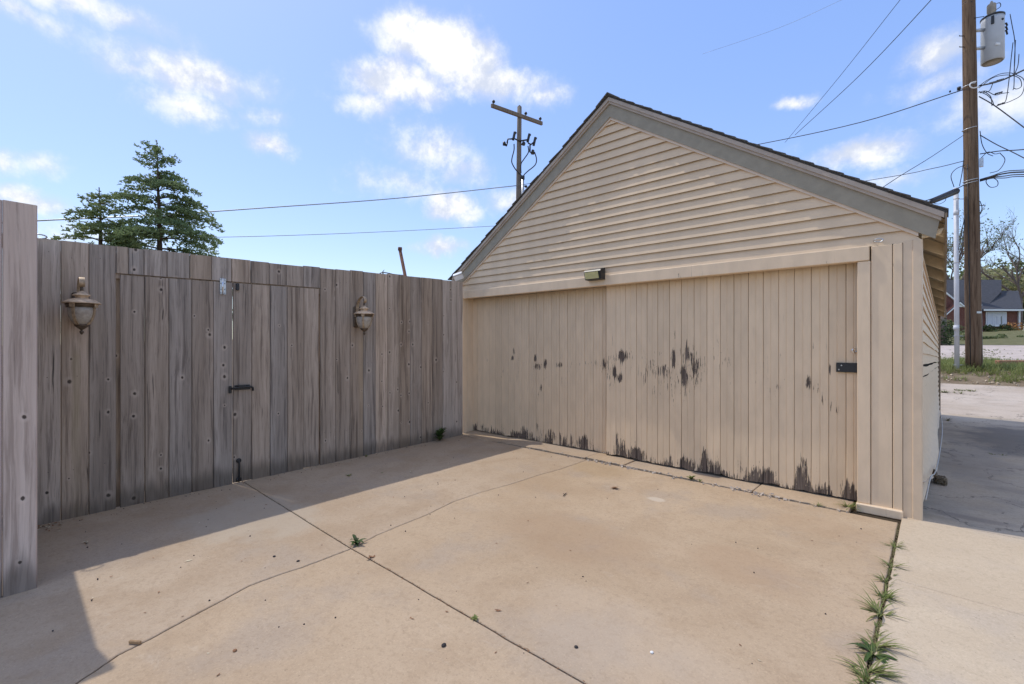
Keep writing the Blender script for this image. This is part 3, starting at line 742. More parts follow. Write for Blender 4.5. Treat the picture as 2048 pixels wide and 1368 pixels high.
# tangle of dry rope by the side wall
rp = thing('rope', 'tangle of dry brown rope on the alley by the side wall', 'rope', (.0, 7.0, gh(0, 7)))
c0 = pxg(1881, 968).to_3d(); c0.z = gh(c0.x, c0.y); rr = random.Random(4); P = []
for i in range(60):
    t = i * .9; P.append(c0 + Vector((.055 * math.cos(t) * (1 - .35 * rr.random()), .075 * math.sin(t * .93 + .4) * (1 - .35 * rr.random()), .040 + .034 * math.sin(t * 1.7))))
m = MB(); m.tube(spline(P, 4), .0055, 5); m.build('coil', M_rope, rp)
m = MB()
for k in range(5):
    m.tube(spline([c0 + Vector((-.03, .04, .05)), c0 + Vector((-.09 + .01 * k, .18, .05 + .012 * k)), c0 + Vector((-.15, .36 + .02 * k, .03 + .01 * k)), c0 + Vector((-.17, .5 + .03 * k, .012))], 5), .012, 5)
m.build('loose_end', M_rope, rp)

# ------------------------------------------------------------------ fence
FX = -5.9
def board(parent, y0, y1, zb, zt, mat=M_fence, x=FX, rg=random, th=.02, name='fence_board', gap=.0007, zslope=.017, oz=None):
    dx = rg.uniform(-.004, .004); tw = rg.uniform(-.003, .003); g2 = gap + rg.uniform(0, gap)
    a, b_ = y0 + .0005, y1 - .0005; c = max(.0042, gap * 3) + rg.uniform(0, .0022); ch = .011
    w1, w2 = rg.uniform(-.0004, .0002), rg.uniform(-.0002, .0004)
    secs = []
    n = 6 if zt - zb > 1 else 1
    for k in range(n + 1):
        t = k / n; z = zb + (zt - zb) * t
        ya, yb = a + w1 * math.sin(3 * t + y0) , b_ + w2 * math.sin(2.3 * t + y0)
        bow = .0045 * nz1(y0 * 3, z * .9, 5)
        zz = lambda y: (z + zslope * (y - y0) if k == n else z)
        secs.append([(x - th + dx, ya, zz(ya)), (x - th + dx, yb, zz(yb)), (x - ch + dx + tw + bow, yb, zz(yb)), (x + dx + tw + bow, yb - c, zz(yb)), (x + dx + bow - .0008, (ya + yb) / 2, zz((ya + yb) / 2)), (x + dx - tw + bow, ya + c, zz(ya)), (x - ch + dx - tw + bow, ya, zz(ya))])
    m = MB(); L = 7
    vs = [p for s_ in secs for p in s_]
    fs = [[k * L + j, k * L + (j + 1) % L, (k + 1) * L + (j + 1) % L, (k + 1) * L + j] for k in range(n) for j in range(L)]
    fs += [list(range(L - 1, -1, -1)), [n * L + j for j in range(L)]]
    m.add(vs, fs); return m.build(name, mat, parent, origin=(x, y0, zb if oz is None else oz))
fen = thing('fence', 'long weathered grey board fence running up to the garage', 'fence', (FX, 2.7, -.05))
fr = random.Random(21)
def ftop(y): return 2.418 + (y - .16) * .0162 if y < 2 else 2.436 + (y - 1.7) * .0205
for i, (a, c) in enumerate(zip([-.01, .159, .331, .521], [.159, .331, .521, .718])):
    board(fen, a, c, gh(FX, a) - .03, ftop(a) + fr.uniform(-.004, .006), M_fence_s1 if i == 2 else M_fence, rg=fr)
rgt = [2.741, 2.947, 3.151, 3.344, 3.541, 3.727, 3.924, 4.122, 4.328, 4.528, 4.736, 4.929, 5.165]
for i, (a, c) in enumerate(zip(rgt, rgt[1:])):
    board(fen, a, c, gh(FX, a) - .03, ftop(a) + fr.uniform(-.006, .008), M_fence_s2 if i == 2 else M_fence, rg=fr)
lin = [.718, .813, .931, 1.122, 1.322, 1.521, 1.717, 1.919, 2.119, 2.317, 2.525, 2.741]
for i, (a, c) in enumerate(zip(lin, lin[1:])):
    board(fen, a, c, 2.170 + (a - .7) * .014, ftop(a) + fr.uniform(-.005, .006), rg=fr, name='lintel_board', x=FX - .001, oz=.9)
m = MB()
for z0 in (.28, 1.15, 2.24):
    for ya, yb in ((.0, .70), (2.76, 5.1)): m = MB(); m.box((FX - .065, ya, z0), (FX - .024, yb, z0 + .09)); m.build('rail', M_fence, fen)
m = MB(); m.box((FX - .065, .70, 2.12), (FX - .024, 2.76, 2.33)); m.build('rail', M_fence, fen)
for yy in (.66, 2.70, 4.9):
    m = MB(); m.box((FX - .165, yy, -.2), (FX - .067, yy + .095, 2.38)); m.build('fence_post', M_fence, fen)
m = MB()
for a in [.24, .42, .62] + [q + .05 for q in rgt[:-1]] + [q + .14 for q in rgt[:-1]]:
    for z0 in (.33, 1.20, 2.29):
        m.lathe([(.0034, 0), (.0025, .0012)], (FX + .006, a + fr.uniform(-.02, .02), z0 + fr.uniform(-.02, .02)), 6, Matrix.Rotation(R_(90), 3, 'Y'))
m.build('nail_heads', M_black, fen, kind='stuff')
# gate leaves
def leaf(label, ys_, zb, zt0, cat='gate'):
    t = thing('gate_leaf', label, cat, (FX, ys_[0], -.1), 'leaves of the double board gate')
    for a, c in zip(ys_, ys_[1:]):
        board(t, a, c, zb + (a - .7) * .018 + fr.uniform(-.006, .010), zt0 + (a - .7) * .0125, rg=fr, name='gate_board', x=FX - .004, gap=.0011, zslope=.0125)
    for z0 in (.25, 1.15, 1.98): m = MB(); m.box((FX - .065, ys_[0] + .02, z0), (FX - .028, ys_[-1] - .02, z0 + .09)); m.build('gate_rail', M_fence, t)
    return t
gl = leaf('left leaf of the board gate, beside the left lantern, without a latch handle', [.748, .941, 1.139, 1.34, 1.54, 1.7305], -.125, 2.155)
gr = leaf('right leaf of the board gate, carrying the black slide latch', [1.7345, 1.929, 2.131, 2.329, 2.529, 2.722], -.122, 2.155)
# galvanised hinge, latches
hg = MB(); hg.cbox((FX + .006, 1.600, 2.03), (FX + .011, 1.622, 2.205), .0015); hg.cbox((FX + .006, 1.632, 2.03), (FX + .011, 1.660, 2.205), .0015)
hg = hg.build('hinge', M_galv, fen)
m = MB(); m.tube([(FX + .013, 1.627, 2.025), (FX + .013, 1.627, 2.21)], .007, 8); m.build('hinge_pin', M_chrome, hg)
for z0 in (2.045, 2.085, 2.15, 2.19):
    for y0 in (1.610, 1.647): m = MB(); m.lathe([(.0055, 0), (.004, .003)], (FX + .011, y0, z0), 7, Matrix.Rotation(R_(90), 3, 'Y')); m.build('screw', M_black, hg)
bc = MB().cbox((FX + .002, 1.757, 2.085), (FX + .028, 1.790, 2.165), .006).build('catch', M_black, gr)
la = MB(); la.cbox((FX + .004, 1.685, .925), (FX + .030, 1.712, 1.005), .004); la.cbox((FX + .004, 1.745, .955), (FX + .016, 1.905, 1.01), .004); la = la.build('slide_latch', M_black, gr)
m = MB(); m.tube([(FX + .03, 1.700, .975), (FX + .034, 1.80, .985), (FX + .032, 1.90, .988), (FX + .036, 1.925, .975), (FX + .03, 1.93, .94)], .012, 8); m.build('bolt', M_black, la)
m = MB(); m.cbox((FX + .008, 1.77, .99), (FX + .045, 1.85, 1.012), .004); m.build('keeper', M_black, la)
pl = MB().tube(spline([(FX + .004, 1.790, .150), (FX + .02, 1.79, .125), (FX + .024, 1.789, .03), (FX + .02, 1.79, -.045), (FX + .004, 1.79, -.075)], 5), [.010] * 21, 8).build('drop_bolt', M_black, gr)
m = MB()
for z0, r_ in ((.150, .028), (-.065, .03)): m.lathe([(r_, 0), (r_ * .95, .008), (r_ * .5, .014)], (FX + .001, 1.79, z0), 12, Matrix.Rotation(R_(90), 3, 'Y'))
m.build('bolt_rose', M_black, pl)
# ring on the fence top next to the wing
m = MB(); c = Vector((FX + .02, .185, 2.435)); m.tube([c + Vector((0.03 * math.sin(t), .055 * math.cos(t), .014 * math.sin(t))) for t in [i * math.pi / 8 for i in range(17)]], .006, 6)
tag(m.build('wire_ring', M_galv), 'loop of bright wire on the fence top beside the near fence wing', 'wire loop')

# near wing of the fence
wf = thing('fence', 'near wing of pale sawn boards at the left edge', 'fence', (-4.35, -.1, -.1))
wr = random.Random(8)
wy = [-1.45, -1.25, -1.04, -.83, -.62, -.405, -.21, -.022, .134]
for a, c in zip(wy, wy[1:]): board(wf, a, c, gh(-4.35, a) - .012, 2.395 + .012 * a, M_wing, x=-4.35, rg=wr, th=.035, name='fence_board', zslope=-.02 if c > .1 else .0)
for z0 in (.3, 1.2, 2.1):
    m = MB(); m.box((-4.425, -1.45, z0), (-4.387, .11, z0 + .09)); m.build('rail', M_wing, wf)
m = MB(); m.box((-4.525, -1.2, -.15), (-4.428, -1.1, 2.3)); m.build('fence_post', M_wing, wf)
# return of the wing to the long fence, just behind the wing's end
for i in range(8):
    x0 = -4.392 - i * .187
    if x0 < -5.78: break
    m = MB(); m.cbox((max(x0 - .186, FX + .022), .075, gh(x0, .1) - .02), (x0, .095, 2.385 + .004 * (i % 3)), .003); m.build('return_board', M_fence, wf)

# ------------------------------------------------------------------ wall lanterns
def lantern(y, z, label):
    t = thing('wall_lantern', label, 'lantern', (FX, y, z), 'bronze acorn lanterns on the fence')
    cx = FX + .20; c = (cx, y, z)
    m = MB(); m.cbox((FX + .003, y - .055, z - .20), (FX + .022, y + .055, z + .085), .012); m.build('back_plate', M_bronzed, t)
    # broad curled strap arm
    P = spline([(FX + .022, y, z + .0), (FX + .03, y, z + .10), (FX + .075, y, z + .175), (cx - .045, y, z + .21), (cx + .005, y, z + .198), (cx + .028, y, z + .160), (cx + .010, y, z + .130), (cx - .012, y, z + .140)], 5)
    m = MB(); rows = [[], [], [], []]
    for i, p in enumerate(P):
        d = (P[min(i + 1, len(P) - 1)] - P[max(i - 1, 0)]).normalized(); nn = Vector((-d.z, 0, d.x))
        hw = .020
        rows[0].append(p + Vector((0, -hw, 0))); rows[1].append(p + Vector((0, hw, 0))); rows[2].append(p + Vector((0, hw, 0)) + nn * .006); rows[3].append(p + Vector((0, -hw, 0)) + nn * .006)
    m.grid([rows[0], rows[1], rows[2], rows[3], rows[0]]); m.build('arm', M_bronze, t)
    m = MB(); m.tube([(cx, y, z + .135), (cx, y, z + .07)], .011, 8); m.build('hanger', M_bronzed, t)
    m = MB(); m.lathe([(.004, .092), (.014, .086), (.030, .070), (.052, .058), (.064, .050), (.064, .044), (.047, .040), (.043, .024), (.055, .018), (.088, .010), (.118, -.008), (.136, -.022), (.135, -.028), (.106, -.022), (.03, -.02)], c, 32); m.build('cap', M_bronzecap, t)
    m = MB(); m.lathe([(.107, -.0265), (.112, -.032), (.112, -.044), (.107, -.046), (.106, -.058), (.101, -.060), (.096, -.058), (.096, -.0265)], c, 32); m.build('band', M_bronzed, t)
    prof = [(.097, -.060), (.099, -.085), (.096, -.115), (.087, -.150), (.072, -.182), (.052, -.208), (.042, -.216)]
    m = MB(); m.lathe(prof, c, 32); m.build('glass_shade', M_glass, t)
    m = MB(); m.lathe([(.012, -.03), (.012, -.07), (.024, -.09), (.022, -.13), (.008, -.145)], c, 12); m.build('bulb', M_bulb, t)
    for k in range(4):
        a = math.pi / 2 * k + R_(-38); d = Vector((math.cos(a), math.sin(a), 0)); q = Vector((-d.y, d.x, 0))
        m = MB(); rows = [[], [], [], []]
        for (r_, zz) in [(.112, -.040), (.104, -.062), (.106, -.085), (.103, -.115), (.094, -.150), (.079, -.184), (.058, -.211), (.046, -.222)]:
            wdt = .011 if zz > -.2 else .014
            b0 = Vector(c) + d * r_ + Vector((0, 0, zz)); b1 = b0 - d * .007
            rows[0].append(b1 - q * wdt); rows[1].append(b0 - q * wdt); rows[2].append(b0 + q * wdt); rows[3].append(b1 + q * wdt)
        m.grid(rows); rb = m.build('strap', M_bronze, t)
        m = MB(); o = Vector(c) + d * .115 + Vector((0, 0, -.042)); Mx = Matrix.Translation(o) @ Matrix.Rotation(a, 4, 'Z'); m.cbox((-.006, -.02, -.022), (.006, .02, .016), .003, Mx); m.build('clip', M_bronze, rb)
    m = MB(); m.lathe([(.050, -.212), (.053, -.220), (.046, -.232), (.022, -.252), (.009, -.262), (.007, -.268), (.015, -.276), (.016, -.284), (.009, -.298), (.002, -.306)], c, 20); m.build('finial', M_bronzed, t)
    return t
lantern(.455, 1.872, 'bronze acorn lantern on the fence left of the gate')
lantern(3.245, 1.898, 'bronze acorn lantern on the fence right of the gate')

# ------------------------------------------------------------------ weeds
def blades(m, c, n, ln, rg, flat=.4, wd=.004, bias=None, curl=.6):
    for _ in range(n):
        a = rg.random() * 2 * math.pi
        if bias is not None and rg.random() < .65: a = bias + rg.gauss(0, .45)
        L = ln * rg.uniform(.45, 1.1); el = rg.uniform(flat, flat + .7); d = Vector((math.cos(a), math.sin(a), 0)); q = Vector((-d.y, d.x, 0))
        p = Vector(c) + Vector((rg.gauss(0, .008), rg.gauss(0, .008), 0)); pts = []
        for k in range(5):
            t = k / 4; pts.append(p.copy()); e = el - curl * 1.5 * t
            p = p + (d * math.cos(e) + Vector((0, 0, 1)) * math.sin(e)) * (L / 4)
            p.z = max(p.z, c[2] + .003)
        ws = [wd * .7, wd, wd * .85, wd * .5, 0.0003]
        sid = rg.gauss(0, .018) * (L / .12)
        for k in range(5): pts[k] = pts[k] + q * sid * (k / 4) ** 2
        m.grid([[pts[k] - q * ws[k] + Vector((0, 0, .0)) for k in range(5)], [pts[k] + Vector((0, 0, -ws[k] * .35)) for k in range(5)], [pts[k] + q * ws[k] for k in range(5)]], True)
def gpt(px, py):
    p = pxg(px, py); return Vector((p.x, p.y, gh(p.x, p.y)))
def weed(px, py, n, ln, label, seed, mat=M_grass, flat=.4, wd=.004, bias=None, dry=0, group=None, curl=.6, name='grass_tuft', pos=None):
    rg = random.Random(seed); c = pos or gpt(px, py)
    t = thing(name, label, 'weed', c, group)
    m = MB(); blades(m, c, n, ln, rg, flat, wd, bias, curl); m.build('blades', mat, t)
    if dry: m = MB(); blades(m, c, dry, ln * .7, rg, .1, wd * .8, bias, curl); m.build('dry_blades', M_grassdry, t)
    return t
G_ = 'grass tufts growing in the slab joint'
jx = lambda y: -.285 + (.0235) * (5.04 - y) / 3.24 + .008
def jpos(y): return Vector((jx(y), y, gh(jx(y), y) - .012))
ystar = lambda px, py: pxg(px, py).y
weed(0, 0, 30, .09, 'grass tuft topmost in the slab joint, nearest the garage corner', 1, flat=.1, pos=jpos(ystar(1785, 1093)), dry=14, group=G_)
weed(0, 0, 22, .13, 'small grass tuft leaning right, second from the garage corner in the joint', 2, flat=.15, pos=jpos(ystar(1780, 1132)), bias=R_(20), dry=5, group=G_)
weed(0, 0, 14, .09, 'sparse wiry sprig in the joint above the big upright tuft', 3, flat=.2, pos=jpos(ystar(1772, 1162)), bias=R_(190), dry=8, group=G_)
weed(0, 0, 32, .125, 'upright dense grass tuft in the joint near the thin sawn joint line', 4, flat=.5, pos=jpos(ystar(1766, 1195)), dry=8, group=G_)
weed(0, 0, 36, .17, 'wide sprawling grass tuft in the middle of the grassy joint', 5, flat=.15, pos=jpos(ystar(1758, 1228)), bias=R_(160), dry=22, wd=.0045, group=G_)
weed(0, 0, 28, .13, 'grass tuft at the bottom edge of the picture in the joint', 7, flat=.4, pos=jpos(ystar(1738, 1362)), dry=16, group=G_)
weed(0, 0, 30, .16, 'long bladed grass tuft just above the bottom edge tuft', 17, flat=.25, pos=jpos(ystar(1741, 1345)), bias=R_(20), dry=8, group=G_)
def rosette(c, n, ln, wd, label, seed, mat=M_broad, flat=.5, name='leafy_weed', up=0.0):
    rg = random.Random(seed); t = thing(name, label, 'weed', c)
    for i in range(n):
        a = i * 2.4 + rg.uniform(-.3, .3); L = ln * rg.uniform(.65, 1.1); el = flat + rg.uniform(-.25, .35); d = Vector((math.cos(a), math.sin(a), 0)); q = Vector((-d.y, d.x, 0))
        p = Vector(c) + Vector((0, 0, up * rg.random())); rows = [[], [], []]
        for k in range(6):
            t_ = k / 5; w_ = wd * (math.sin(math.pi * min(1, .12 + t_ * .88)) ** .8) if k < 5 else .0005
            rows[0].append(p - q * w_ + Vector((0, 0, w_ * .35))); rows[1].append(p.copy()); rows[2].append(p + q * w_ + Vector((0, 0, w_ * .35)))
            e = el - 1.1 * t_; p = p + (d * math.cos(e) + Vector((0, 0, 1)) * math.sin(e)) * (L / 5); p.z = max(p.z, c[2] + .004)
        m = MB(); m.grid(rows, True); m.build('leaf', mat, t)
    return t
rosette(jpos(ystar(1745, 1305)), 15, .125, .011, 'dark broad leaved plantain in the joint, lower right', 31, flat=.5)
weed(0, 0, 30, .17, 'long thin grass blades growing around the broad leaved plantain', 6, flat=.2, pos=jpos(ystar(1747, 1290)), bias=R_(-5), dry=6, group=G_)
rosette(gpt(712, 1088), 12, .085, .014, 'small green weed where the two slab joints cross', 32, mat=M_broad, flat=.7, up=.02)
rosette(gpt(950, 1238), 8, .03, .006, 'tiny green sprout in the diagonal joint', 33, mat=M_grass, flat=.6)
rosette(gpt(1383, 960), 14, .065, .013, 'small clover clump at the apron edge before the right door', 34, mat=M_grass, flat=.8, up=.02)
rosette(gpt(1400, 964), 6, .045, .007, 'thin green sprout right of the clover clump at the apron', 44, mat=M_grass, flat=.8, up=.02)
rosette(Vector((-5.83, 4.62, gh(-5.83, 4.62))), 15, .20, .028, 'leafy green weed at the fence foot near the garage', 35, mat=M_broad, flat=1.0, up=.1)
weed(0, 0, 26, .14, 'grass tuft at the left end of the white painted base block', 8, flat=.3, pos=Vector((-.64, 5.16, gh(-.6, 5.1))), dry=10, group='grass tufts at the apron')
weed(0, 0, 10, .08, 'thin green blades along the apron before the right jamb', 9, flat=.4, pos=Vector((-.86, 5.05, gh(-.8, 5.0))), dry=6, group='grass tufts at the apron')
weed(0, 0, 12, .06, 'low grass sprig at the fence foot right of the gate', 10, flat=.4, pos=Vector((-5.84, 3.35, gh(-5.84, 3.35))))
weed(0, 0, 24, .12, 'dry sprig at the far foot of the side wall', 12, mat=M_grassdry, flat=.8, pos=Vector((.03, 11.2, gh(0, 11.2))))
for k, (px, py, lb) in enumerate([(1990, 972, 'faint green sprout in the alley joint by the right edge'), (1905, 792, 'grass tuft in the pale alley beyond the garage, left one'), (1935, 793, 'grass tuft in the pale alley beyond the garage, right one')]):
    c = at(px, py, (6.0, 11.0, 11.2)[k]); c.z = gh(c.x, c.y); 
    rg = random.Random(70 + k); m = MB()
    for j in range(10 if k else 2): blades(m, c + Vector((rg.uniform(-.25, .25) if k else rg.uniform(-.08, .08), rg.uniform(-.05, .05), 0)), 9, .10 if k else .05, rg, .4, .005)
    tag(m.build('grass_tuft', M_grass), lb, 'weed')
m = MB(); rg = random.Random(61)
for i in range(170):
    y = rg.uniform(1.55, 4.55) if i % 3 else rg.uniform(2.0, 3.2)
    if nz1(y * 3.1, 2, 2) < -.12: continue
    blades(m, jpos(y) + Vector((rg.gauss(0, .006), 0, 0)), rg.randint(2, 6), rg.uniform(.03, .085), rg, rg.uniform(.1, .6), .0026, R_(90) + rg.choice((-1, 1)) * R_(70) if rg.random() < .5 else None, .45)
o = m.build('joint_grass', M_grass, kind='stuff'); o['label'] = 'fine short grass along the slab joint'; o['category'] = 'grass'
# debris in the joint: fibrous roots and dirt, too many to count
m = MB(); rg = random.Random(77)
for i in range(900):
    y = rg.uniform(1.5, 5.0); c = Vector((jx(y) + rg.gauss(0, .006), y, gh(jx(y), y) - .004)); a = R_(90) + rg.gauss(0, .5)
    d = Vector((math.cos(a), math.sin(a), rg.uniform(-.1, .35))) * rg.uniform(.01, .035); q = Vector((-d.y, d.x, 0)).normalized() * .0015
    m.add([c - q, c + q, c + d], [(0, 1, 2)])
o = m.build('joint_thatch', M_grassdry, kind='stuff'); o['label'] = 'dry thatch filling the grassy slab joint'; o['category'] = 'thatch'
# ------------------------------------------------------------------ litter
lr = random.Random(99)
def litter(m, c, s_, rg, curl=.4):
    a = rg.random() * 6.28; d = Vector((math.cos(a), math.sin(a), 0)); q = Vector((-d.y, d.x, 0)); h = rg.uniform(.1, curl) * s_
    c = Vector(c); e = Vector((0, 0, .0015))
    m.add([c - d * s_ + e + Vector((0, 0, h)), c - q * s_ * .4 + e, c + d * s_ + e + Vector((0, 0, h * .6)), c + q * s_ * .45 + e + Vector((0, 0, h * .3)), c + e], [(0, 1, 4), (1, 2, 4), (2, 3, 4), (3, 0, 4)])
m = MB(); m2 = MB(); m3 = MB()
for i in range(330):
    if lr.random() < .6: x, y = lr.uniform(-5.85, -3.2), lr.uniform(.1, 5.0); 
    else: x, y = lr.uniform(-3.2, -.4), lr.uniform(.6, 5.0)
    if lr.random() < .28: x = FX + .03 + abs(lr.gauss(0, .12))
    c = (x, y, gh(x, y)); r_ = lr.random()
    if r_ < .45: litter(m, c, lr.uniform(.004, .013), lr)
    elif r_ < .62: litter(m2, c, lr.uniform(.004, .011), lr)
    else:
        s_ = lr.uniform(.002, .0045); Mx = Matrix.Translation((x, y, c[2] + s_ * .5)) @ Euler((lr.random() * 3, lr.random() * 3, lr.random() * 3)).to_matrix().to_4x4(); m3.box((-s_, -s_, -s_ * .7), (s_, s_ * .7, s_ * .7), Mx)
for i in range(160):   # along the open joints
    t = lr.random(); p = crossing.lerp(V2(-.9, 1.79), t) + V2(0, lr.gauss(0, .008)); litter(m, (p.x, p.y, gh(p.x, p.y) - .002), lr.uniform(.003, .008), lr)
    t = lr.random(); p = V2(-5.0, 1.82).lerp(crossing, t) + V2(0, lr.gauss(0, .008)); litter(m2 if i % 3 == 0 else m, (p.x, p.y, gh(p.x, p.y) - .002), lr.uniform(.003, .007), lr)
for i in range(120):   # pile in the corner by the wing
    x, y = -5.86 + abs(lr.gauss(0, .10)), .12 + lr.gauss(0, .12); litter(m if i % 3 else m2, (x, y, gh(x, y) + .01 * lr.random()), lr.uniform(.008, .022), lr, .9)
for o, lb in ((m.build('leaf_litter', M_dryleaf, kind='stuff'), 'scattered brown leaf crumbs on the concrete'), (m2.build('leaf_litter', M_paleleaf, kind='stuff'), 'scattered pale leaf crumbs on the concrete'), (m3.build('grit', M_pebble, kind='stuff'), 'scattered dark grit on the concrete')):
    o['label'] = lb; o['category'] = 'litter'
def single(name, mat, px, py, s_, label, cat, shape='leaf', seed=1):
    rg = random.Random(seed); c = gpt(px, py); m = MB()
    if shape == 'leaf':
        for k in range(5): litter(m, c + Vector((rg.gauss(0, s_ * .5), rg.gauss(0, s_ * .5), .002 * k)), s_ * rg.uniform(.5, .9), rg, .7)
    elif shape == 'one': litter(m, c, s_, rg, .5)
    elif shape == 'twig':
        a = rg.random() * 3; d = Vector((math.cos(a), math.sin(a), 0)); m.tube([c - d * s_ + Vector((0, 0, .006)), c + Vector((0, 0, .008)), c + d * s_ + Vector((0, 0, .006))], [.004, .0045, .003], 6); m.tube([c + Vector((0, 0, .007)), c + Vector((d.x * .4 - d.y * .5, d.y * .4 + d.x * .5, .1)) * s_], .003, 5)
    elif shape == 'chip':
        Mx = Matrix.Translation(c + Vector((0, 0, .010))) @ Matrix.Rotation(R_(36), 4, 'Z'); m.cbox((-s_, -s_ * .22, -.008), (s_, s_ * .22, .008), .003, Mx)
    elif shape == 'stone':
        bm = bmesh.new(); bmesh.ops.create_icosphere(bm, subdivisions=2, radius=s_)
        for v in bm.verts: v.co *= 1 + .35 * nz1(*(v.co * 60 + Vector((seed, 0, 0)))); v.co.z *= .6
        bm.verts.index_update(); m.add([v.co + c + Vector((0, 0, s_ * .4)) for v in bm.verts], [[v.index for v in f.verts] for f in bm.faces]); bm.free()
    return tag(m.build(name, mat, origin=c), label, cat)
single('wood_chip', M_twig, 270, 1288, .033, 'tan wood chip lying across the near left crack', 'wood chip', 'chip')
single('dry_leaf', M_dryleaf, 1227, 977, .045, 'crumpled rust brown leaf in front of the right door', 'leaf', 'leaf', 3)
single('twig', M_pebble, 1130, 990, .05, 'thin dark twig on the tan slab left of the rust leaf', 'twig', 'twig', 5)
single('dry_leaf', M_paleleaf, 377, 1118, .028, 'pale narrow leaf on the sunlit left slab', 'leaf', 'one', 4)
single('dry_leaf', M_paleleaf, 172, 1079, .030, 'pale curled leaf in the shade near the fence wing', 'leaf', 'leaf', 9)
single('dry_leaf', M_paleleaf, 822, 940, .030, 'pale oval leaf at the shadow edge near the fence', 'leaf', 'one', 12)
single('dry_leaf', M_dryleaf, 742, 1116, .03, 'reddish leaf just right of the crossing weed', 'leaf', 'leaf', 13)
single('dry_leaf', M_dryleaf, 996, 1222, .022, 'small red leaf scrap right of the diagonal joint', 'leaf', 'one', 14)
single('pebble', M_pebble, 887, 1292, .013, 'black pebble at the lower middle of the slab', 'pebble', 'stone', 2)
single('pebble', M_dryleaf, 470, 1302, .010, 'small red brick pebble at the lower left', 'pebble', 'stone', 3)
single('pebble', M_pebble, 1153, 1295, .010, 'dark pebble right of the diagonal joint near the bottom', 'pebble', 'stone', 4)
single('pebble', M_white, 1303, 1306, .009, 'white pebble on the tan slab near the bottom', 'pebble', 'stone', 5)
single('pebble', M_pebble, 548, 1112, .010, 'dark pebble on the sunlit left slab', 'pebble', 'stone', 6)
single('pebble', M_pebble, 596, 1122, .011, 'dark speckled pebble just left of the joint crossing', 'pebble', 'stone', 7)
single('green_leaf', M_grass, 695, 946, .035, 'fresh green leaf in the fence shade', 'leaf', 'leaf', 15)
single('green_leaf', M_leafpale, 764, 941, .028, 'yellow green leaf near the shadow edge', 'leaf', 'one', 16)

# ------------------------------------------------------------------ cedars behind the fence
def cedar(cx, cy, z0, ht, rmax, seed, label, mat, zlow, bare=0.0):
    rg = random.Random(seed); t = thing('cedar_tree', label, 'tree', (cx, cy, z0), 'cedars behind the board fence')
    lean = Vector((rg.uniform(-.1, .1), rg.uniform(-.1, .1), 0))
    ax = lambda z: Vector((cx, cy, z)) + lean * ((z - z0) / ht) ** 2 + Vector((.05 * nz1(z * .9, seed, 0), .05 * nz1(z * .9, seed, 4), 0))
    zs = [z0 + ht * k / 16 for k in range(17)]
    m = MB(); m.tube([ax(z) for z in zs], [max(.012, .15 * (1 - (z - z0) / ht) ** .9) for z in zs], 8); m.build('trunk', M_cedarbark, t)
    fol = MB(); lim = MB(); z = zlow; top = z0 + ht
    def tuft(p, s_, k=4):
        for _ in range(k):
            d = Vector((rg.gauss(0, 1), rg.gauss(0, 1), rg.gauss(.35, .6))).normalized() * s_ * rg.uniform(.6, 1.2); q = d.cross(Vector((rg.gauss(0, 1), rg.gauss(0, 1), rg.gauss(0, 1)))).normalized() * s_ * .34
            fol.add([p - q * .5, p + q * .5, p + d * .65 + q * .5, p + d, p + d * .6 - q * .5], [(0, 1, 2, 3, 4)])
    while z < top - .12:
        f = (top - z) / (top - zlow); nb = 4 if f > .25 else 3
        for b_ in range(nb):
            a = rg.random() * 6.283; L = rmax * (f ** .82) * rg.uniform(.5, 1.2) + .12 * min(1, f * 5)
            rise = rg.uniform(-.05, .40) + (1 - f) * .35
            d = Vector((math.cos(a), math.sin(a), 0)); q = Vector((-d.y, d.x, 0))
            P = []; base = ax(z)
            for k in range(8):
                t_ = k / 7; P.append(base + d * L * t_ + Vector((0, 0, L * (rise * t_ - (.30 + rise * .45) * t_ * t_ * (1.15 if f > .2 else .2)))) + q * L * .10 * nz1(t_ * 2, a, seed))
            lim.tube(P, [.022 * (1 - .85 * k / 7) * (.4 + f) for k in range(8)], 4, cap=False)
            steps = int(L / .055)
            for s_ in range(steps):
                t_ = (s_ + .5) / steps
                if t_ < .18 and f > .3: continue
                i0 = min(6, int(t_ * 7)); p = P[i0].lerp(P[i0 + 1], t_ * 7 - i0)
                wd = L * .36 * math.sin(math.pi * min(1, .25 + .75 * t_)) + .03
                if rg.random() < bare: continue
                for sd_ in (-1, 1):
                    if rg.random() < .26: continue
                    e = wd * rg.uniform(.35, 1.05); kk = max(1, int(e / .06))
                    for j in range(kk + 1):
                        u = j / max(1, kk)
                        pp = p + q * sd_ * e * u + d * e * .55 * u + Vector((rg.gauss(0, .015), rg.gauss(0, .015), -.34 * e * u * u + rg.gauss(.0, .035)))
                        tuft(pp, rg.uniform(.05, .095), 5)
        z += rg.uniform(.15, .27) * (.6 + f * .7)
    for _ in range(12): tuft(ax(top - rg.random() * .25) + Vector((rg.gauss(0, .02), rg.gauss(0, .02), 0)), .05, 2)
    lim.build('limbs', M_cedarbark, t); fol.build('foliage', mat, t); return t
c1 = at(322, 300, 13.6); cedar(c1.x, c1.y, -.3, at(322, 283, 13.6).z + .3, 2.45, 42, 'tall blue green cedar with drooping branches behind the fence', M_cedar, 2.6)
c2 = at(207, 390, 12.4); cedar(c2.x, c2.y, -.3, at(207, 378, 12.4).z + .3, 1.4, 15, 'shorter paler cedar left of the tall cedar behind the fence', M_cedarL, 2.9)

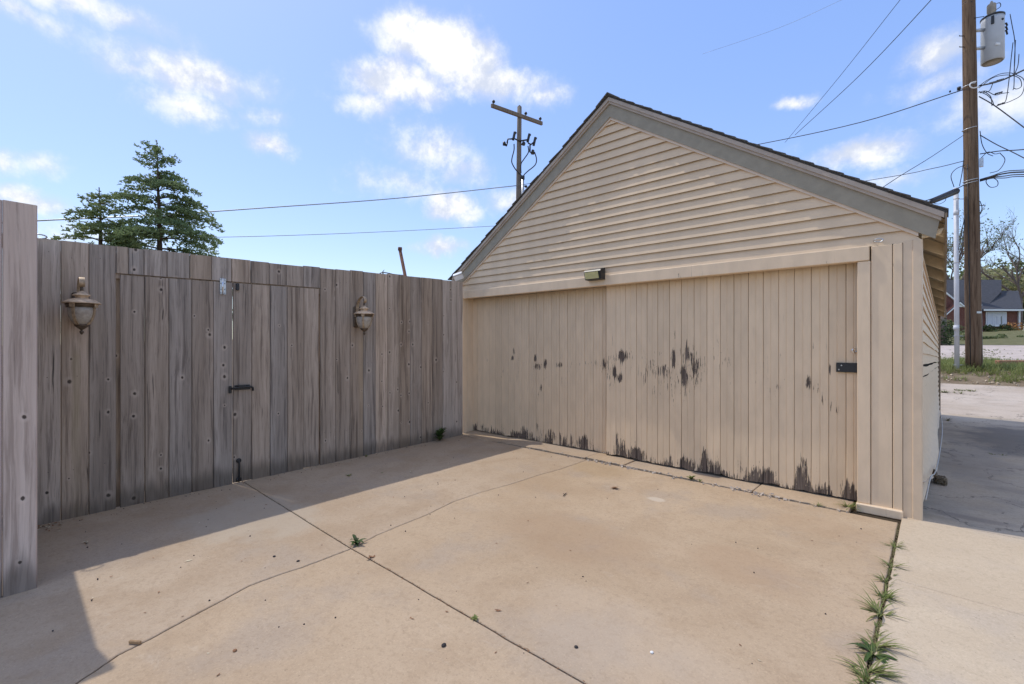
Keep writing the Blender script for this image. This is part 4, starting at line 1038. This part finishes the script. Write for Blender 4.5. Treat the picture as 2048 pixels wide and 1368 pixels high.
# ------------------------------------------------------------------ rusty pipe behind the fence
m = MB(); a, b_ = at(800, 500, 8.6), at(822, 610, 8.6); dn = (b_ - a).normalized(); m.tube([a, a + dn * 4.5], .030, 8); m.lathe([(.036, 0), (.040, .03), (.036, .06)], a - Vector((0, 0, .01)), 8)
tag(m.build('rusty_pipe', M_rust), 'leaning rusty pipe sticking up behind the fence', 'pipe')
m = MB(); m.tube(spline([at(755, 552, 9.3), at(765, 545, 9.3), at(790, 549, 9.3), at(812, 551, 8.7)], 5), .010, 5)
for k in range(5):
    a = at(765, 545, 9.3); m.tube([a, a + Vector((.05 * math.cos(k * 1.3), .03, .06 * math.sin(k * 1.3)))], .006, 4)
tag(m.build('tie_wire', M_black), 'short dark wire with a twisted knot above the fence', 'wire')

# ------------------------------------------------------------------ utility poles
PD = 13.0
up_ = thing('utility_pole', 'brown wooden utility pole with grey transformer at the right', 'utility pole', at(1948, 737, PD))
pb, pt = at(1948, 745, PD), at(1934, -230, PD)
m = MB(); N = 24; m.tube([pb.lerp(pt, k / N) for k in range(N + 1)], [.178 - .05 * k / N + .003 * nz1(k * .7, 3, 1) for k in range(N + 1)], 18); m.build('shaft', M_pole, up_, origin=pb)
def pole_at(py):
    px = 1948 + (py - 735) * (14 / 735.0); return at(px, py, PD)
rt = RGT; fw = FWD
m = MB(); q = rt * .165 - fw * .06
m.tube([pole_at(735) + q, pole_at(560) + q * .97], .022, 7); m.build('guard_pipe', M_wireg, up_)
m = MB(); m.tube([pole_at(p) + rt * (.150 - .035 * (735 - p) / 735) - fw * .08 for p in (560, 400, 250, 100, -100)], .010, 5); m.build('ground_wire', M_wireg, up_)
m = MB(); m.tube([pole_at(p) - rt * (.160 - .03 * (735 - p) / 735) - fw * .07 for p in (735, 640, 540, 430, 330)], .012, 5); m.build('riser_cable', M_wire, up_)
for k, py in enumerate([411, 447, 484, 521]):
    m = MB(); a = pole_at(py) + rt * .15; m.tube([a, a + rt * .20, a + rt * .20 + Vector((0, 0, .035))], .011, 6); m.build('step_bolt', M_black, up_)
for k, py in enumerate([72, 94]):
    m = MB(); a = pole_at(py) - rt * .10; m.tube([a, a - rt * .13, a - rt * .13 + Vector((0, 0, .02))], .011, 6); m.build('step_bolt', M_black, up_)
m = MB()
for py, dx in ((88, .0), (138, .01), (195, .02), (220, 0), (246, .02), (10, 0), (20, .03)):
    c = pole_at(py) - fw * (.135) + rt * dx; m.lathe([(.018, -.006), (.014, .004), (.004, .006)], c, 7, Matrix((rt, UP, -fw)).transposed())
m.build('bolt_head', M_black, up_)
m = MB(); c = pole_at(625); Mx = Matrix.Translation(c - fw * .178) @ Matrix((rt, fw, UP)).transposed().to_4x4(); m.cbox((-.07, -.004, -.035), (.06, .004, .02), .002, Mx); m.build('tag_plate', M_galv, up_)
def band(py, r_=.175):
    c = pole_at(py); rr_ = r_ - .05 * (735 - py) / 975
    m = MB(); m.tube([c + rt * rr_ * math.cos(t) + fw * rr_ * math.sin(t) + Vector((0, 0, .05 * math.cos(t) * .6)) for t in [i * math.pi / 10 for i in range(21)]], .011, 6); m.build('guy_band', M_galv, up_)
for py in (172, 258, 361, 366): band(py, .176)
# transformer on its brackets
tx = at(1985, 80, PD - .05)
tr = MB(); R3 = .238; zb, zt = tx.z - .62, tx.z + .58
tr.lathe([(R3 * .90, zb), (R3, zb + .02), (R3, zt - .10), (R3 * 1.0, zt)], (tx.x, tx.y, 0), 32); tr = tr.build('transformer', M_tank, up_, origin=(tx.x, tx.y, zb))
m = MB(); m.lathe([(R3 * .895, zb - .004), (.01, zb - .006)], (tx.x, tx.y, 0), 32); m.build('tank_bottom', M_tankdk, tr)
m = MB(); m.lathe([(R3 * 1.0, zt), (R3 * 1.05, zt + .01), (R3 * 1.05, zt + .045), (R3 * .92, zt + .07), (R3 * .4, zt + .10), (.01, zt + .11)], (tx.x, tx.y, 0), 32); m.build('tank_lid', M_black, tr)
bp_ = Vector((tx.x, tx.y, zt)) - rt * .13 - fw * .10
m = MB(); m.lathe([(.075, .03), (.085, .06), (.085, .10), (.095, .12), (.095, .30), (.085, .33), (.04, .36), (.02, .42)], bp_, 16); m.build('bushing', M_tankdk, tr)
m = MB(); c = Vector((tx.x, tx.y, tx.z - .25)) - fw * R3 * .92 - rt * R3 * .35; Mx = Matrix.Translation(c) @ Matrix.Rotation(YAW, 4, 'Z'); m.cbox((-.055, -.02, -.03), (.055, .02, .03), .004, Mx); m.build('name_plate', M_white, tr)
for dz in (.28, -.22):
    m = MB(); c0_, c1_ = pole_at(80) + rt * .10, Vector((tx.x, tx.y, 0)) - rt * R3 * .9; z_ = tx.z + dz
    c0_.z = z_; c1_.z = z_; m.tube([c0_, c1_], .045, 8); m.build('bracket', M_galv, tr)
m = MB(); c = Vector((tx.x, tx.y, zt - .18)) + rt * R3 * 1.0 - fw * .05
for k in range(3): m.tube([c + Vector((0, 0, -.10 * k)), c + rt * .09 + Vector((0, 0, -.10 * k + .03)), c + rt * .12 + Vector((0, 0, -.12 * k - .04))], [.03, .024, .02], 7)
m.build('terminal', M_black, tr)
m = MB(); c = Vector((tx.x, tx.y, zt - .16)) - fw * R3 * .97 + rt * .03; m.lathe([(.035, -.015), (.028, .02), (.01, .03)], c, 10, Matrix((rt, UP, -fw)).transposed()); m.build('relief_valve', M_black, tr)
m = MB(); c = Vector((tx.x, tx.y, zt - .12)) - fw * R3 * .70 - rt * R3 * .70; m.cbox((c.x - .03, c.y - .03, c.z - .13), (c.x + .03, c.y + .03, c.z + .09), .006); m.build('lid_clamp', M_black, tr)
# grey pvc riser beside the pole, strapped to it
m = MB(); m.tube([at(1914, 738, 13.1), at(1912, 376, 13.1)], .056, 14)
pv = m.build('conduit_riser', M_pvc, up_)
for py in (430, 660):
    m = MB(); c = at(1912.5, py, 13.1); m.tube([c, c + Vector((0, 0, .13))], .064, 14); m.build('coupling', M_pvc, pv)
for py in (398, 525, 672, 730):
    m = MB(); c = at(1912.5, py, 13.1); m.tube([c + rt * .062 * math.cos(t) + fw * .062 * math.sin(t) for t in [i * math.pi / 6 for i in range(13)]], .007, 5); m.tube([c + rt * .05, c + rt * .36], .010, 5); m.build('standoff', M_galv, pv)
def wire(name, label, P, r_=.012, mat=M_wire, k=6, cat='overhead wire', n=5, parent=None, group=None):
    m = MB(); m.tube(spline([at(*p) if not isinstance(p, Vector) else p for p in P], k), r_, n)
    o = m.build(name, mat, parent)
    if not parent: tag(o, label, cat, group)
    return o
D = PD - .15
# loops and jumpers fixed to the pole
for P in [[(1958,172,D),(1975,160,D),(2000,148,D),(2022,146,D),(2030,150,D)], [(1958,176,D),(1985,156,D),(2012,150,D),(2028,152,D)], [(1957,185,D),(1972,182,D),(1990,190,D),(2004,187,D),(2018,185,D)],
          [(2026,150,D),(2040,158,D),(2043,172,D),(2034,178,D),(2027,176,D)], [(2030,148,D),(2048,160,D),(2044,188,D),(2022,202,D),(2004,208,D),(1990,212,D),(1984,200,D),(1974,190,D),(1958,183,D)],
          [(2020,28,D),(2024,50,D),(2029,78,D),(2030,110,D),(2028,146,D)], [(2026,85,D),(2022,120,D),(2018,160,D),(2012,200,D),(2004,206,D)], [(2031,80,D),(2029,120,D),(2028,170,D),(2026,180,D)],
          [(2038,108,D),(2036,130,D),(2030,147,D)], [(1960,186,D),(1978,182,D),(1986,166,D)], [(1984,212,D),(1982,195,D),(1976,188,D),(1966,182,D)],
          [(1949,36,D),(1968,33,D)], [(1981,18,D),(1992,8,D),(2000,6,D),(2000,14,D),(1984,24,D)],
          [(1960,318,D),(1976,304,D),(1990,308,D),(2000,306,D)], [(2000,306,D),(2010,320,D),(1998,340,D),(1980,346,D)], [(1962,358,D),(1975,356,D),(1988,352,D)], [(1985,352,D),(1972,362,D),(1980,374,D),(1994,372,D),(1995,362,D),(1984,354,D)],
          [(1960,262,D),(1964,288,D),(1974,306,D),(1986,312,D)], [(1930,330,D),(1912,338,D),(1902,352,D),(1908,374,D)], [(1929,300,D),(1925,340,D),(1919,372,D)], [(1960,402,D),(1964,415,D),(1961,428,D)],
          [(1928,440,D),(1922,470,D),(1917,500,D)], [(1930,430,D),(1926,480,D),(1918,520,D)]]:
    wire('wire_loop', '', P, .0095, M_wire, 5, parent=up_)
for c, L in [((1997,186),.35),((2002,208),.4),((1985,165),.5),((2000,160),.5),((1988,352),.4)]:
    a = at(c[0] - 7, c[1] + 2, D - .03); b_ = at(c[0] + 8, c[1] - 2, D - .03); m = MB()
    m.tube([a.lerp(b_, k / 8) for k in range(9)], [.014, .026, .016, .026, .016, .026, .016, .026, .014], 7); m.build('splice', M_black, up_)
for c in ((1918, 177), (1900, 183)):
    m = MB(); a = at(*c, D); m.lathe([(.01, -.05), (.05, -.03), (.03, 0), (.05, .03), (.01, .05)], a, 8, Matrix.Rotation(R_(60), 3, 'X')) if c[0] == 1918 else m.lathe([(.01, -.03), (.025, 0), (.01, .03)], a, 8); m.build('insulator', M_black, up_)
m = MB(); m.tube(spline([(p := at(1952, 163, D - .1)), at(1942, 166, D - .1), at(1940, 172, D - .1), at(1946, 176, D - .1), at(1958, 174, D - .1)], 5), .016, 6); m.build('hook_band', M_white, up_)
m = MB(); c = at(1963, 325, D); m.cbox((c.x - .04, c.y - .04, c.z - .12), (c.x + .04, c.y + .04, c.z + .12), .006); m.build('terminal_box', M_galv, up_)
# long overhead wires
wire('overhead_wire', 'upper thick cable from the left edge past the cedar to the far pole', [(-260, 462, 12.0), (65, 442, 13.2), (300, 431, 15), (540, 415, 17.5), (800, 396, 20.5), (1036, 371, 23.8)], .022, M_wireg)
wire('overhead_wire', 'lower thin cable from the left edge behind the garage roof', [(-260, 482, 12.0), (65, 478, 13.2), (300, 476, 15.5), (540, 472, 18), (800, 462, 21), (1100, 446, 25)], .012, M_wireg)
wire('overhead_wire', 'cable rising from the garage ridge to the pole below the transformer', [(1036, 371, 23.8), (1300, 326, 20.5), (1510, 290, 18), (1720, 245, 15.3), (1925, 180, D)], .014)
wire('overhead_wire', 'faint cable from behind the right slope to the pole', [(1300, 430, 26), (1730, 362, 17.5), (1860, 338, 14.6), (1928, 322, D)], .011)
wire('overhead_wire', 'steep service wire from the roof edge up to the pole', [(1740, 392, 9.5), (1800, 352, 10.5), (1862, 314, 11.6), (1926, 271, D)], .008)
wire('overhead_wire', 'lead wire climbing out of the top edge, the left of two', [(1570, 285, 30), (1680, 152, 24), (1800, 0, 19), (1880, -100, 16)], .012)
wire('overhead_wire', 'lead wire climbing out of the top edge, the right of two', [(1590, 270, 30), (1720, 150, 23), (1862, 0, 17.5), (1930, -80, 15)], .016)
wire('overhead_wire', 'very faint high wire crossing the blue above the ridge', [(1405, 108, 42), (1560, 55, 38), (1700, -8, 34)], .010, M_wireg)
wire('overhead_wire', 'cable running right from the pole at transformer jumper height', [(1958, 172, D), (2000, 162, 12.3), (2048, 140, 11.6), (2200, 70, 9.5)], .020)
wire('overhead_wire', 'guy wire sloping down right from the jumper loops', [(1958, 193, D), (1990, 212, 12.6), (2048, 255, 12.0), (2240, 400, 10)], .014)
wire('overhead_wire', 'cable sloping down right from the middle guy band', [(1960, 270, D), (1995, 290, 12.5), (2048, 316, 11.9), (2240, 420, 10)], .012)
wire('overhead_wire', 'nearly level cable right of the pole at mid height', [(1960, 308, D), (2000, 302, 12.5), (2048, 299, 11.9), (2240, 280, 10)], .014)
for k, (dy, r_) in enumerate(((0, .02), (5, .014), (-4, .012), (9, .012))):
    wire('overhead_wire', ['thickest', 'second', 'topmost', 'lowest'][k] + ' cable of the black bundle at the right edge', [(1960, 360 + dy * .3, D), (1985, 353 + dy * .4, 12.6), (2010, 347 + dy, 12.2), (2048, 344 + dy, 11.8), (2240, 340 + dy * 2, 10)], r_, group='cables of the black bundle')
sp_ = thing('splice_case', 'black cable splice case hanging left of the grey riser', 'splice case', at(1880, 392, 12.7))
m = MB(); a, b_ = at(1858, 405, 12.4), at(1918, 380, 12.9); m.tube([a, a.lerp(b_, .06), a.lerp(b_, .12), a.lerp(b_, .9), a.lerp(b_, .96), b_], [.02, .05, .075, .085, .05, .02], 10); m.build('case', M_black, sp_)
wire('lashing', '', [(1842, 404, 12.2), (1862, 398, 12.4), (1900, 384, 12.7), (1928, 370, 12.9)], .013, parent=sp_)
wire('drip_loop', '', [(1862, 405, 12.4), (1878, 408, 12.5), (1890, 402, 12.6), (1892, 396, 12.6)], .007, parent=sp_)
wire('overhead_wire', 'black cable from the splice case down behind the roof edge', [(1842, 404, 12.2), (1800, 418, 12.6), (1700, 452, 13)], .012)
# birds on the invisible far wires are tiny insulators; left out deliberately small
far = thing('utility_pole', 'distant wooden utility pole with crossarm behind the garage', 'utility pole', at(1037, 690, 24))
fb, ft = at(1034, 690, 24), at(1039, 214, 24)
m = MB(); m.tube([fb.lerp(ft, k / 10) for k in range(11)], [.165 - .05 * k / 10 for k in range(11)], 12); m.tube([ft, ft + Vector((0, 0, .10))], [.115, .02], 12); m.build('shaft', M_polegrey, far, origin=fb)
fp = lambda px, py, d=23.85: at(px, py, d)
a, b_ = at(983, 213, 22.95), at(1084, 250, 24.85); b_.z = a.z
ar = MB(); dd_ = (b_ - a).normalized(); Mx = Matrix.Translation(a - FWD * .1) @ Matrix((dd_, UP.cross(dd_), UP)).transposed().to_4x4(); ar.cbox((0, -.06, -.09), ((b_ - a).length, .06, .09), .01, Mx); ar = ar.build('crossarm', M_polegrey, far)
for t in (.04, .66, .96):
    c = a.lerp(b_, t) - FWD * .1 + Vector((0, 0, .09)); m = MB(); m.lathe([(.02, 0), (.02, .08), (.07, .09), (.08, .14), (.05, .20), (.02, .22)], c, 10); m.build('insulator', M_black, ar)
for (px, py, s_) in ((1028, 272, -1), (1057, 276, 1), (1069, 283, 1)):
    m = MB(); c = fp(px, py); m.cbox((-.06, -.05, -.22), (.06, .05, .22), .02, Matrix.Translation(c) @ Euler((0, R_(18), 0)).to_matrix().to_4x4()); m.tube([c + Vector((0, 0, .2)), c + RGT * .12 + Vector((0, 0, .14))], .05, 7); m.build('fuse_cutout', M_black, far)
for P in ([(1014,286),(1016,278),(1022,278),(1030,276)], [(1009,290),(1013,292),(1015,284)], [(1030,278),(1040,282),(1052,280),(1058,279)], [(1056,286),(1062,289),(1068,284)], [(1060,290),(1060,304),(1064,306)], [(1046,284),(1050,288),(1048,290)]):
    m = MB(); m.tube([fp(*p) for p in P], .04, 6); m.build('cutout_arm', M_black, far)
for P in ([(1009,290),(1008,284)], [(1065,308),(1066,300)], [(1046,290),(1048,284)]):
    m = MB(); m.tube([fp(*p) for p in P], [.10, .07], 7); m.build('arrester', M_black, far)
for P in ([(1028,288),(1028,300),(1024,316),(1024,326),(1032,340),(1042,350),(1045,356)], [(1056,292),(1057,304),(1048,318),(1042,328),(1042,346)], [(1069,304),(1073,318),(1070,330),(1056,342),(1048,350),(1046,358)]):
    wire('jumper', '', [(p[0], p[1], 23.8) for p in P], .030, M_wire, 4, parent=far)
m = MB(); m.tube([fp(1045.5, 356), fp(1044.5, 460)], .075, 10); m.build('conduit', M_galv, far)
m = MB(); m.tube([fp(1045.5, 352), fp(1045.5, 359)], .10, 10); m.build('conduit_head', M_wire, far)
m = MB(); c = fp(1052, 373); m.tube([fp(1044, 371), c], .03, 5); m.lathe([(.02, -.07), (.07, -.03), (.07, .03), (.02, .07)], c, 8); m.build('bracket', M_black, far)

# ------------------------------------------------------------------ bank: grass, dirt and edging
m = MB(); rg = random.Random(12)
for i in range(9000):
    x, y = rg.uniform(-2.0, 7), rg.uniform(17.25, 21.2)
    k = nz1(x * .7, y * .9, 3) + .35 * nz1(x * 2.3, y * 2.3, 6)
    if y < 17.75 and k < .05: continue
    if k < -.18: continue
    c = Vector((x, y, gh(x, y) - .02)); blades(m, c, 3, .18 + .16 * max(0, k) + (.10 if 17.7 < y < 18.7 else 0), rg, .85, .006, None, .35)
o = m.build('bank_grass', M_bank, kind='stuff'); o['label'] = 'rough grass growing on the bank around the pole'; o['category'] = 'grass'
m = MB()
for i in range(220):
    x, y = rg.uniform(-2, 7), rg.uniform(16.9, 17.9); s_ = rg.uniform(.010, .035)
    Mx = Matrix.Translation((x, y, gh(x, y) + s_ * .2)) @ Euler((rg.random() * 3, rg.random() * 3, rg.random() * 3)).to_matrix().to_4x4(); m.box((-s_, -s_ * .7, -s_ * .5), (s_, s_ * .7, s_ * .5), Mx)
o = m.build('bank_rubble', M_concG, kind='stuff'); o['label'] = 'pale rubble strewn on the dirt bank'; o['category'] = 'rubble'
m = MB()
for i in range(260):
    x, y = rg.uniform(-1, 7), 21.2 + rg.random() ** 1.6 * 12; px_ = .55 + (y - 20) * .06
    if rg.random() < .7: x = px_ + rg.gauss(0, .35)
    blades(m, Vector((x, y, gh(x, y))), 12, .07, rg, .5, .006)
o = m.build('pavement_weeds', M_grass, kind='stuff'); o['label'] = 'weeds spreading along the cracks of the far pavement'; o['category'] = 'weeds'
c = at(2020, 736, 13.4); m = MB(); Mx = Matrix.Translation((c.x, c.y, gh(c.x, c.y) + .07)) @ Matrix.Rotation(YAW + R_(-3), 4, 'Z'); m.cbox((-.36, -.07, -.07), (.42, .07, .07), .012, Mx)
tag(m.build('timber_edging', plain('faded red timber', (.40, .19, .12), .85, .25, 20)), 'short reddish timber lying in the grass right of the pole', 'timber')
# ------------------------------------------------------------------ brick house across the street
HD = 40.0; HU = 40.0 / FPX
hs = thing('brick_house', 'red brick house with dark roof across the street', 'house', at(1965, 660, HD))
def hp(px, py, w_=0.0): 
    return at(px, py, HD + w_)
def hbox(px0, px1, py0, py1, w0, w1, name, mat, parent=hs, ch=None):
    u0, u1 = (px0 - 1024) * HU, (px1 - 1024) * HU; z0, z1 = 1.5 + (684 - py1) * HU, 1.5 + (684 - py0) * HU
    Mx = Matrix.Translation(CAM * 0) @ Matrix((RGT, FWD, UP)).transposed().to_4x4()
    m = MB(); m.box((u0, HD + w0, z0), (u1, HD + w1, z1), Mx); return m.build(name, mat, parent, origin=hp(px0, py1, w0))
hbox(1952, 2040, 621, 672, 0, 7, 'wall', M_brick)
hbox(1862, 1955, 612, 672, 1.0, 7, 'wall', M_brick)
def hpoly(P, vec, name, mat, parent=hs): m = MB(); m.prism(P, vec); return m.build(name, mat, parent, origin=P[0])
# roofs: sloping slabs facing the street
rf = hpoly([hp(1957, 621.5, -.45), hp(2045, 619.5, -.45), hp(2037, 584, 3.6), hp(1957, 584, 3.6)], (0, 0, .12), 'roof', M_roofH)
m = MB()
for P in ([hp(1870, 617, .2), hp(1972, 617, .2), hp(1972, 562, 4.4), hp(1870, 562, 4.4)], [hp(1972.05, 617, .2), hp(2003, 585, 2.55), hp(2003, 562, 4.4), hp(1972.05, 562, 4.4)]): m.prism(P, (0, 0, .12))
m.build('main_roof', M_roofH, hs)
hpoly([hp(2002.5, 563, 4.4), hp(2002.5, 587, 2.6), hp(2002.5, 592, 4.4)], RGT * -.1, 'gable_end', M_brick)
hbox(1957, 2044, 619, 622.5, -.50, -.44, 'gutter', M_white)
hbox(2035, 2038, 622, 658, -.12, -.02, 'downspout', M_white)
ch_ = hbox(1962, 1968.5, 553, 622, .6, 1.4, 'chimney', M_brick)
hbox(1968.5, 1971.5, 608.5, 611, .3, .6, 'roof_vent', M_white)
# entrance gable
hpoly([hp(1891, 672, -.6), hp(1950, 672, -.6), hp(1950, 632, -.6), hp(1920.5, 606, -.6), hp(1891, 632, -.6)], FWD * 2.0, 'entrance_gable', M_brick)
for (a, b_) in (((1888, 632), (1920.5, 603.5)), ((1953, 632), (1920.5, 603.5))):
    m = MB(); P = [hp(*a, -.75), hp(*b_, -.75), hp(b_[0], b_[1] + 3, -.75), hp(a[0], a[1] + 3, -.75)]; m.prism(P, FWD * .12); m.build('rake_trim', M_white, hs)
    m = MB(); P = [hp(*a, -.75), hp(*b_, -.75), hp(b_[0], b_[1], 3), hp(a[0], a[1], 3)]; m.prism(P, (0, 0, .10)); m.build('entrance_roof', M_roofH, hs)
hpoly([hp(1909, 614, -.66), hp(1932, 614, -.66), hp(1920.5, 604.5, -.66)], FWD * .06, 'pediment', M_white)
# upper brick gable at the left
hpoly([hp(1862, 616, .1), hp(1918, 616, .1), hp(1918, 606, .1), hp(1893, 586, .1), hp(1862, 606, .1)], FWD * 2.5, 'upper_gable', M_brick)
m = MB(); m.prism([hp(1893, 584, -.02), hp(1920, 606, -.02), hp(1920, 609, -.02), hp(1893, 587.5, -.02)], FWD * .1); m.build('rake_trim', M_white, hs)
hbox(1917, 1932, 621, 630, -1.1, -.62, 'awning', M_white)
dr = hbox(1917.5, 1931, 630, 660, -.66, -.61, 'door', M_white)
m = hbox(1920, 1928.5, 634, 651, -.70, -.665, 'door_glass', M_window, dr)
hbox(1914, 1935, 660, 666, -1.4, -.62, 'door_step', M_brick)
wn = hbox(1971, 2012, 623.5, 651, -.06, .02, 'window', M_white)
for (a, b_, c_, d_) in ((1973, 1982, 625, 649), (1982.6, 1990.8, 632.5, 649), (1991.4, 1999.6, 632.5, 649), (2000.2, 2001.8, 632.5, 649), (2002.4, 2010.5, 625, 649), (1982.6, 2001.8, 625, 631.6)):
    hbox(a, b_, c_, d_, -.085, -.062, 'pane', M_curtain if (b_ - a) > 3 else M_window, wn)
for a in (1984.5, 1988, 1993.5, 1996.5):
    hbox(a, a + .5, 632.5, 649, -.10, -.086, 'glazing_bar', M_white, wn)
hbox(1969, 2014, 651, 653, -.16, -.0, 'sill', M_white, wn)
# ------------------------------------------------------------------ vegetation across the street
def crown(m, c, r, n, s_, rg, lump=.35, hollow=.45):
    c = Vector(c); k0 = rg.random() * 50
    for _ in range(n):
        d = Vector((rg.gauss(0, 1), rg.gauss(0, 1), rg.gauss(0, 1))).normalized()
        q = 1 + lump * (nz1(*(d * 2.1 + Vector((k0, 0, 0)))) + .6 * nz1(*(d * 4.7 + Vector((k0, 3, 0)))))
        t = rg.uniform(hollow, 1.0) ** .6 * q
        p = c + Vector((d.x * r[0] * t, d.y * r[1] * t, d.z * r[2] * t)); a = Vector((rg.gauss(0, 1), rg.gauss(0, 1), rg.gauss(0, 1))).normalized(); b_ = a.cross(d if abs(a.dot(d)) < .95 else UP).normalized(); e = s_ * rg.uniform(.6, 1.3)
        m.add([p - b_ * e * .5, p + a * e * .5, p + b_ * e * .5, p - a * e * .5], [(0, 1, 2, 3)])
rg = random.Random(33)
def shrub(px, py, rx, rz, Dd, mat, label, group=None, cat='shrub', n=220, s_=.10):
    c = at(px, py, Dd); m = MB(); m2 = MB(); crown(m, c, (rx, rx, rz), n, s_, rg, .3)
    t = thing('shrub', label, cat, c - Vector((0, 0, rz)), group); m.build('foliage', mat, t)
    m2.tube([c - Vector((0, 0, rz * 1.2)), c], [.03, .01], 5); m2.build('stem', M_bark, t); return t
for px, py, nm in ((1969, 677, 'small lawn shrub nearest the pole'), (1984, 676, 'small lawn shrub left of the biggest lawn shrub'), (2003, 675, 'biggest dark shrub on the lawn edge'), (2041, 675, 'small lawn shrub at the right edge')):
    big = nm.startswith('biggest'); shrub(px, py, .38 if big else .25, .26 if big else .18, 33, M_leafmid, nm, 'shrubs along the lawn edge')
for px, py, r_, nm, mt in ((1984, 662, .42, 'green bush under the left end of the picture window', M_leafmid), (2006, 662, .42, 'green bush under the right end of the picture window', M_leafmid), (1976, 656, .5, 'dark bush against the house wall beside the pole', M_leafdk), (2010, 655, .45, 'dark bush against the wall right of the window', M_leafdk), (2028, 655, .75, 'bright orange shrub at the right end of the house', M_orange), (2026, 662, .5, 'green bush in front of the orange shrub', M_leafmid)):
    shrub(px, py, r_, r_ * .6, 38.5, mt, nm, n=320)
shrub(1899, 664, .9, 1.0, 36, M_leafmid, 'leafy green bush left of the riser before the house', n=700, s_=.13)
shrub(1885, 668, .75, 1.0, 30, M_leafdk, 'dark hedge bush just beyond the garage corner', n=700, s_=.12)
shrub(1931, 672, .45, .45, 33, M_leafmid, 'low green bush between riser and pole', n=300)
m = MB(); a = at(1883, 690, 31); m.tube([a, a + Vector((0, 0, 2.3))], [.30, .26], 10); tag(m.build('tree_stump', M_bark), 'dark thick stump trunk beyond the garage corner', 'stump')
def limb(m, p, d, L, r_, depth, rg, tips, spread=.5, upb=.18):
    n = 5; pts = [p.copy()]; dd = d.copy()
    for k in range(n):
        dd = (dd + Vector((rg.gauss(0, .13), rg.gauss(0, .13), rg.gauss(.03, .10)))).normalized(); pts.append(pts[-1] + dd * L / n)
    m.tube(pts, [r_ * (1 - .5 * k / n) for k in range(n + 1)], 6 if r_ > .04 else 4, cap=False)
    tips.append(pts[-1])
    if depth == 0: return
    for b_ in range(rg.choice((2, 3, 3))):
        k = rg.randint(2, n); a = Vector((rg.gauss(0, 1), rg.gauss(0, 1), rg.gauss(0, .6))).normalized()
        limb(m, pts[k], (dd + a * spread + Vector((0, 0, upb))).normalized(), L * rg.uniform(.55, .82), r_ * .56, depth - 1, rg, tips, spread, upb)
def baretree(px, py, Dd, ht, r_, seed, label, depth=5, leaves=0, mat=M_leafpale, dirs=None, ls=.22):
    rg = random.Random(seed); c = at(px, py, Dd); t = thing('bare_tree' if leaves < 400 else 'leafy_tree', label, 'tree', c)
    m = MB(); tips = []; tr_ = MB(); top = c + Vector((0, 0, ht * .32)); tr_.tube([c, c + Vector((0, 0, ht * .15)), top], [r_ * 1.25, r_, r_ * .85], 10); tr_.build('trunk', M_bark, t)
    for d in dirs or [(-.6, .1, 1), (.35, -.2, 1), (.0, .5, 1.1), (.7, .2, .8), (-.15, -.5, 1.2)]:
        d = (RGT * d[0] + FWD * d[1] + UP * d[2]).normalized(); limb(m, top, d, ht * .30, r_ * .6, depth - 1, rg, tips)
    m.build('limbs', M_bark, t)
    if leaves:
        f = MB()
        for _ in range(leaves):
            p = rg.choice(tips) + Vector((rg.gauss(0, .35), rg.gauss(0, .35), rg.gauss(0, .35))); a = Vector((rg.gauss(0, 1), rg.gauss(0, 1), rg.gauss(0, 1))).normalized(); b_ = a.orthogonal().normalized(); e = ls * rg.uniform(.5, 1.2)
            f.add([p - b_ * e * .4, p + a * e * .5, p + b_ * e * .4, p - a * e * .5], [(0, 1, 2, 3)])
        f.build('foliage', mat, t)
    return t
baretree(2040, 660, 56, 12.0, .26, 5, 'bare branching tree rising behind the right end of the house', 6, 120, ls=.10, dirs=[(-.75, .1, 1), (-.25, -.1, 1.1), (.25, .2, 1.2), (.6, -.2, .9)])
baretree(1912, 660, 50, 12.0, .28, 9, 'thinly leaved tree seen behind the grey riser', 6, 1500, M_leafmid, ls=.20)
for k, (px, py, rx, rz, Dd, mt, lb) in enumerate([(1990, 572, 4.5, 3.0, 66, M_leafpale, 'pale spring tree behind the dark house roof'), (2030, 590, 5.0, 4.0, 68, M_leafmid, 'mid green tree behind the right end of the roof'), (2090, 585, 5.5, 4.5, 66, M_leafpale, 'pale spring tree beyond the right edge'),
        (1925, 588, 4.0, 2.5, 64, M_leafpale, 'low pale tree behind the left end of the house roof'), (1870, 600, 5.0, 4.5, 62, M_leafmid, 'round green tree hidden mostly behind the garage'), (2170, 600, 6, 5, 64, M_leafmid, 'round green tree far to the right')]):
    c = at(px, py, Dd); t = thing('leafy_tree', lb, 'tree', (c.x, c.y, gh(c.x, c.y)), 'trees behind the brick house'); m = MB()
    for j in range(6): crown(m, c + Vector((rg.gauss(0, rx * .35), rg.gauss(0, rx * .35), rg.gauss(0, rz * .3))), (rx * .55, rx * .55, rz * .6), 420, .42, rg, .4)
    m.build('crown', mt, t); m2 = MB(); m2.tube([(c.x, c.y, gh(c.x, c.y)), c], [.3, .1], 8); m2.build('trunk', M_bark, t)
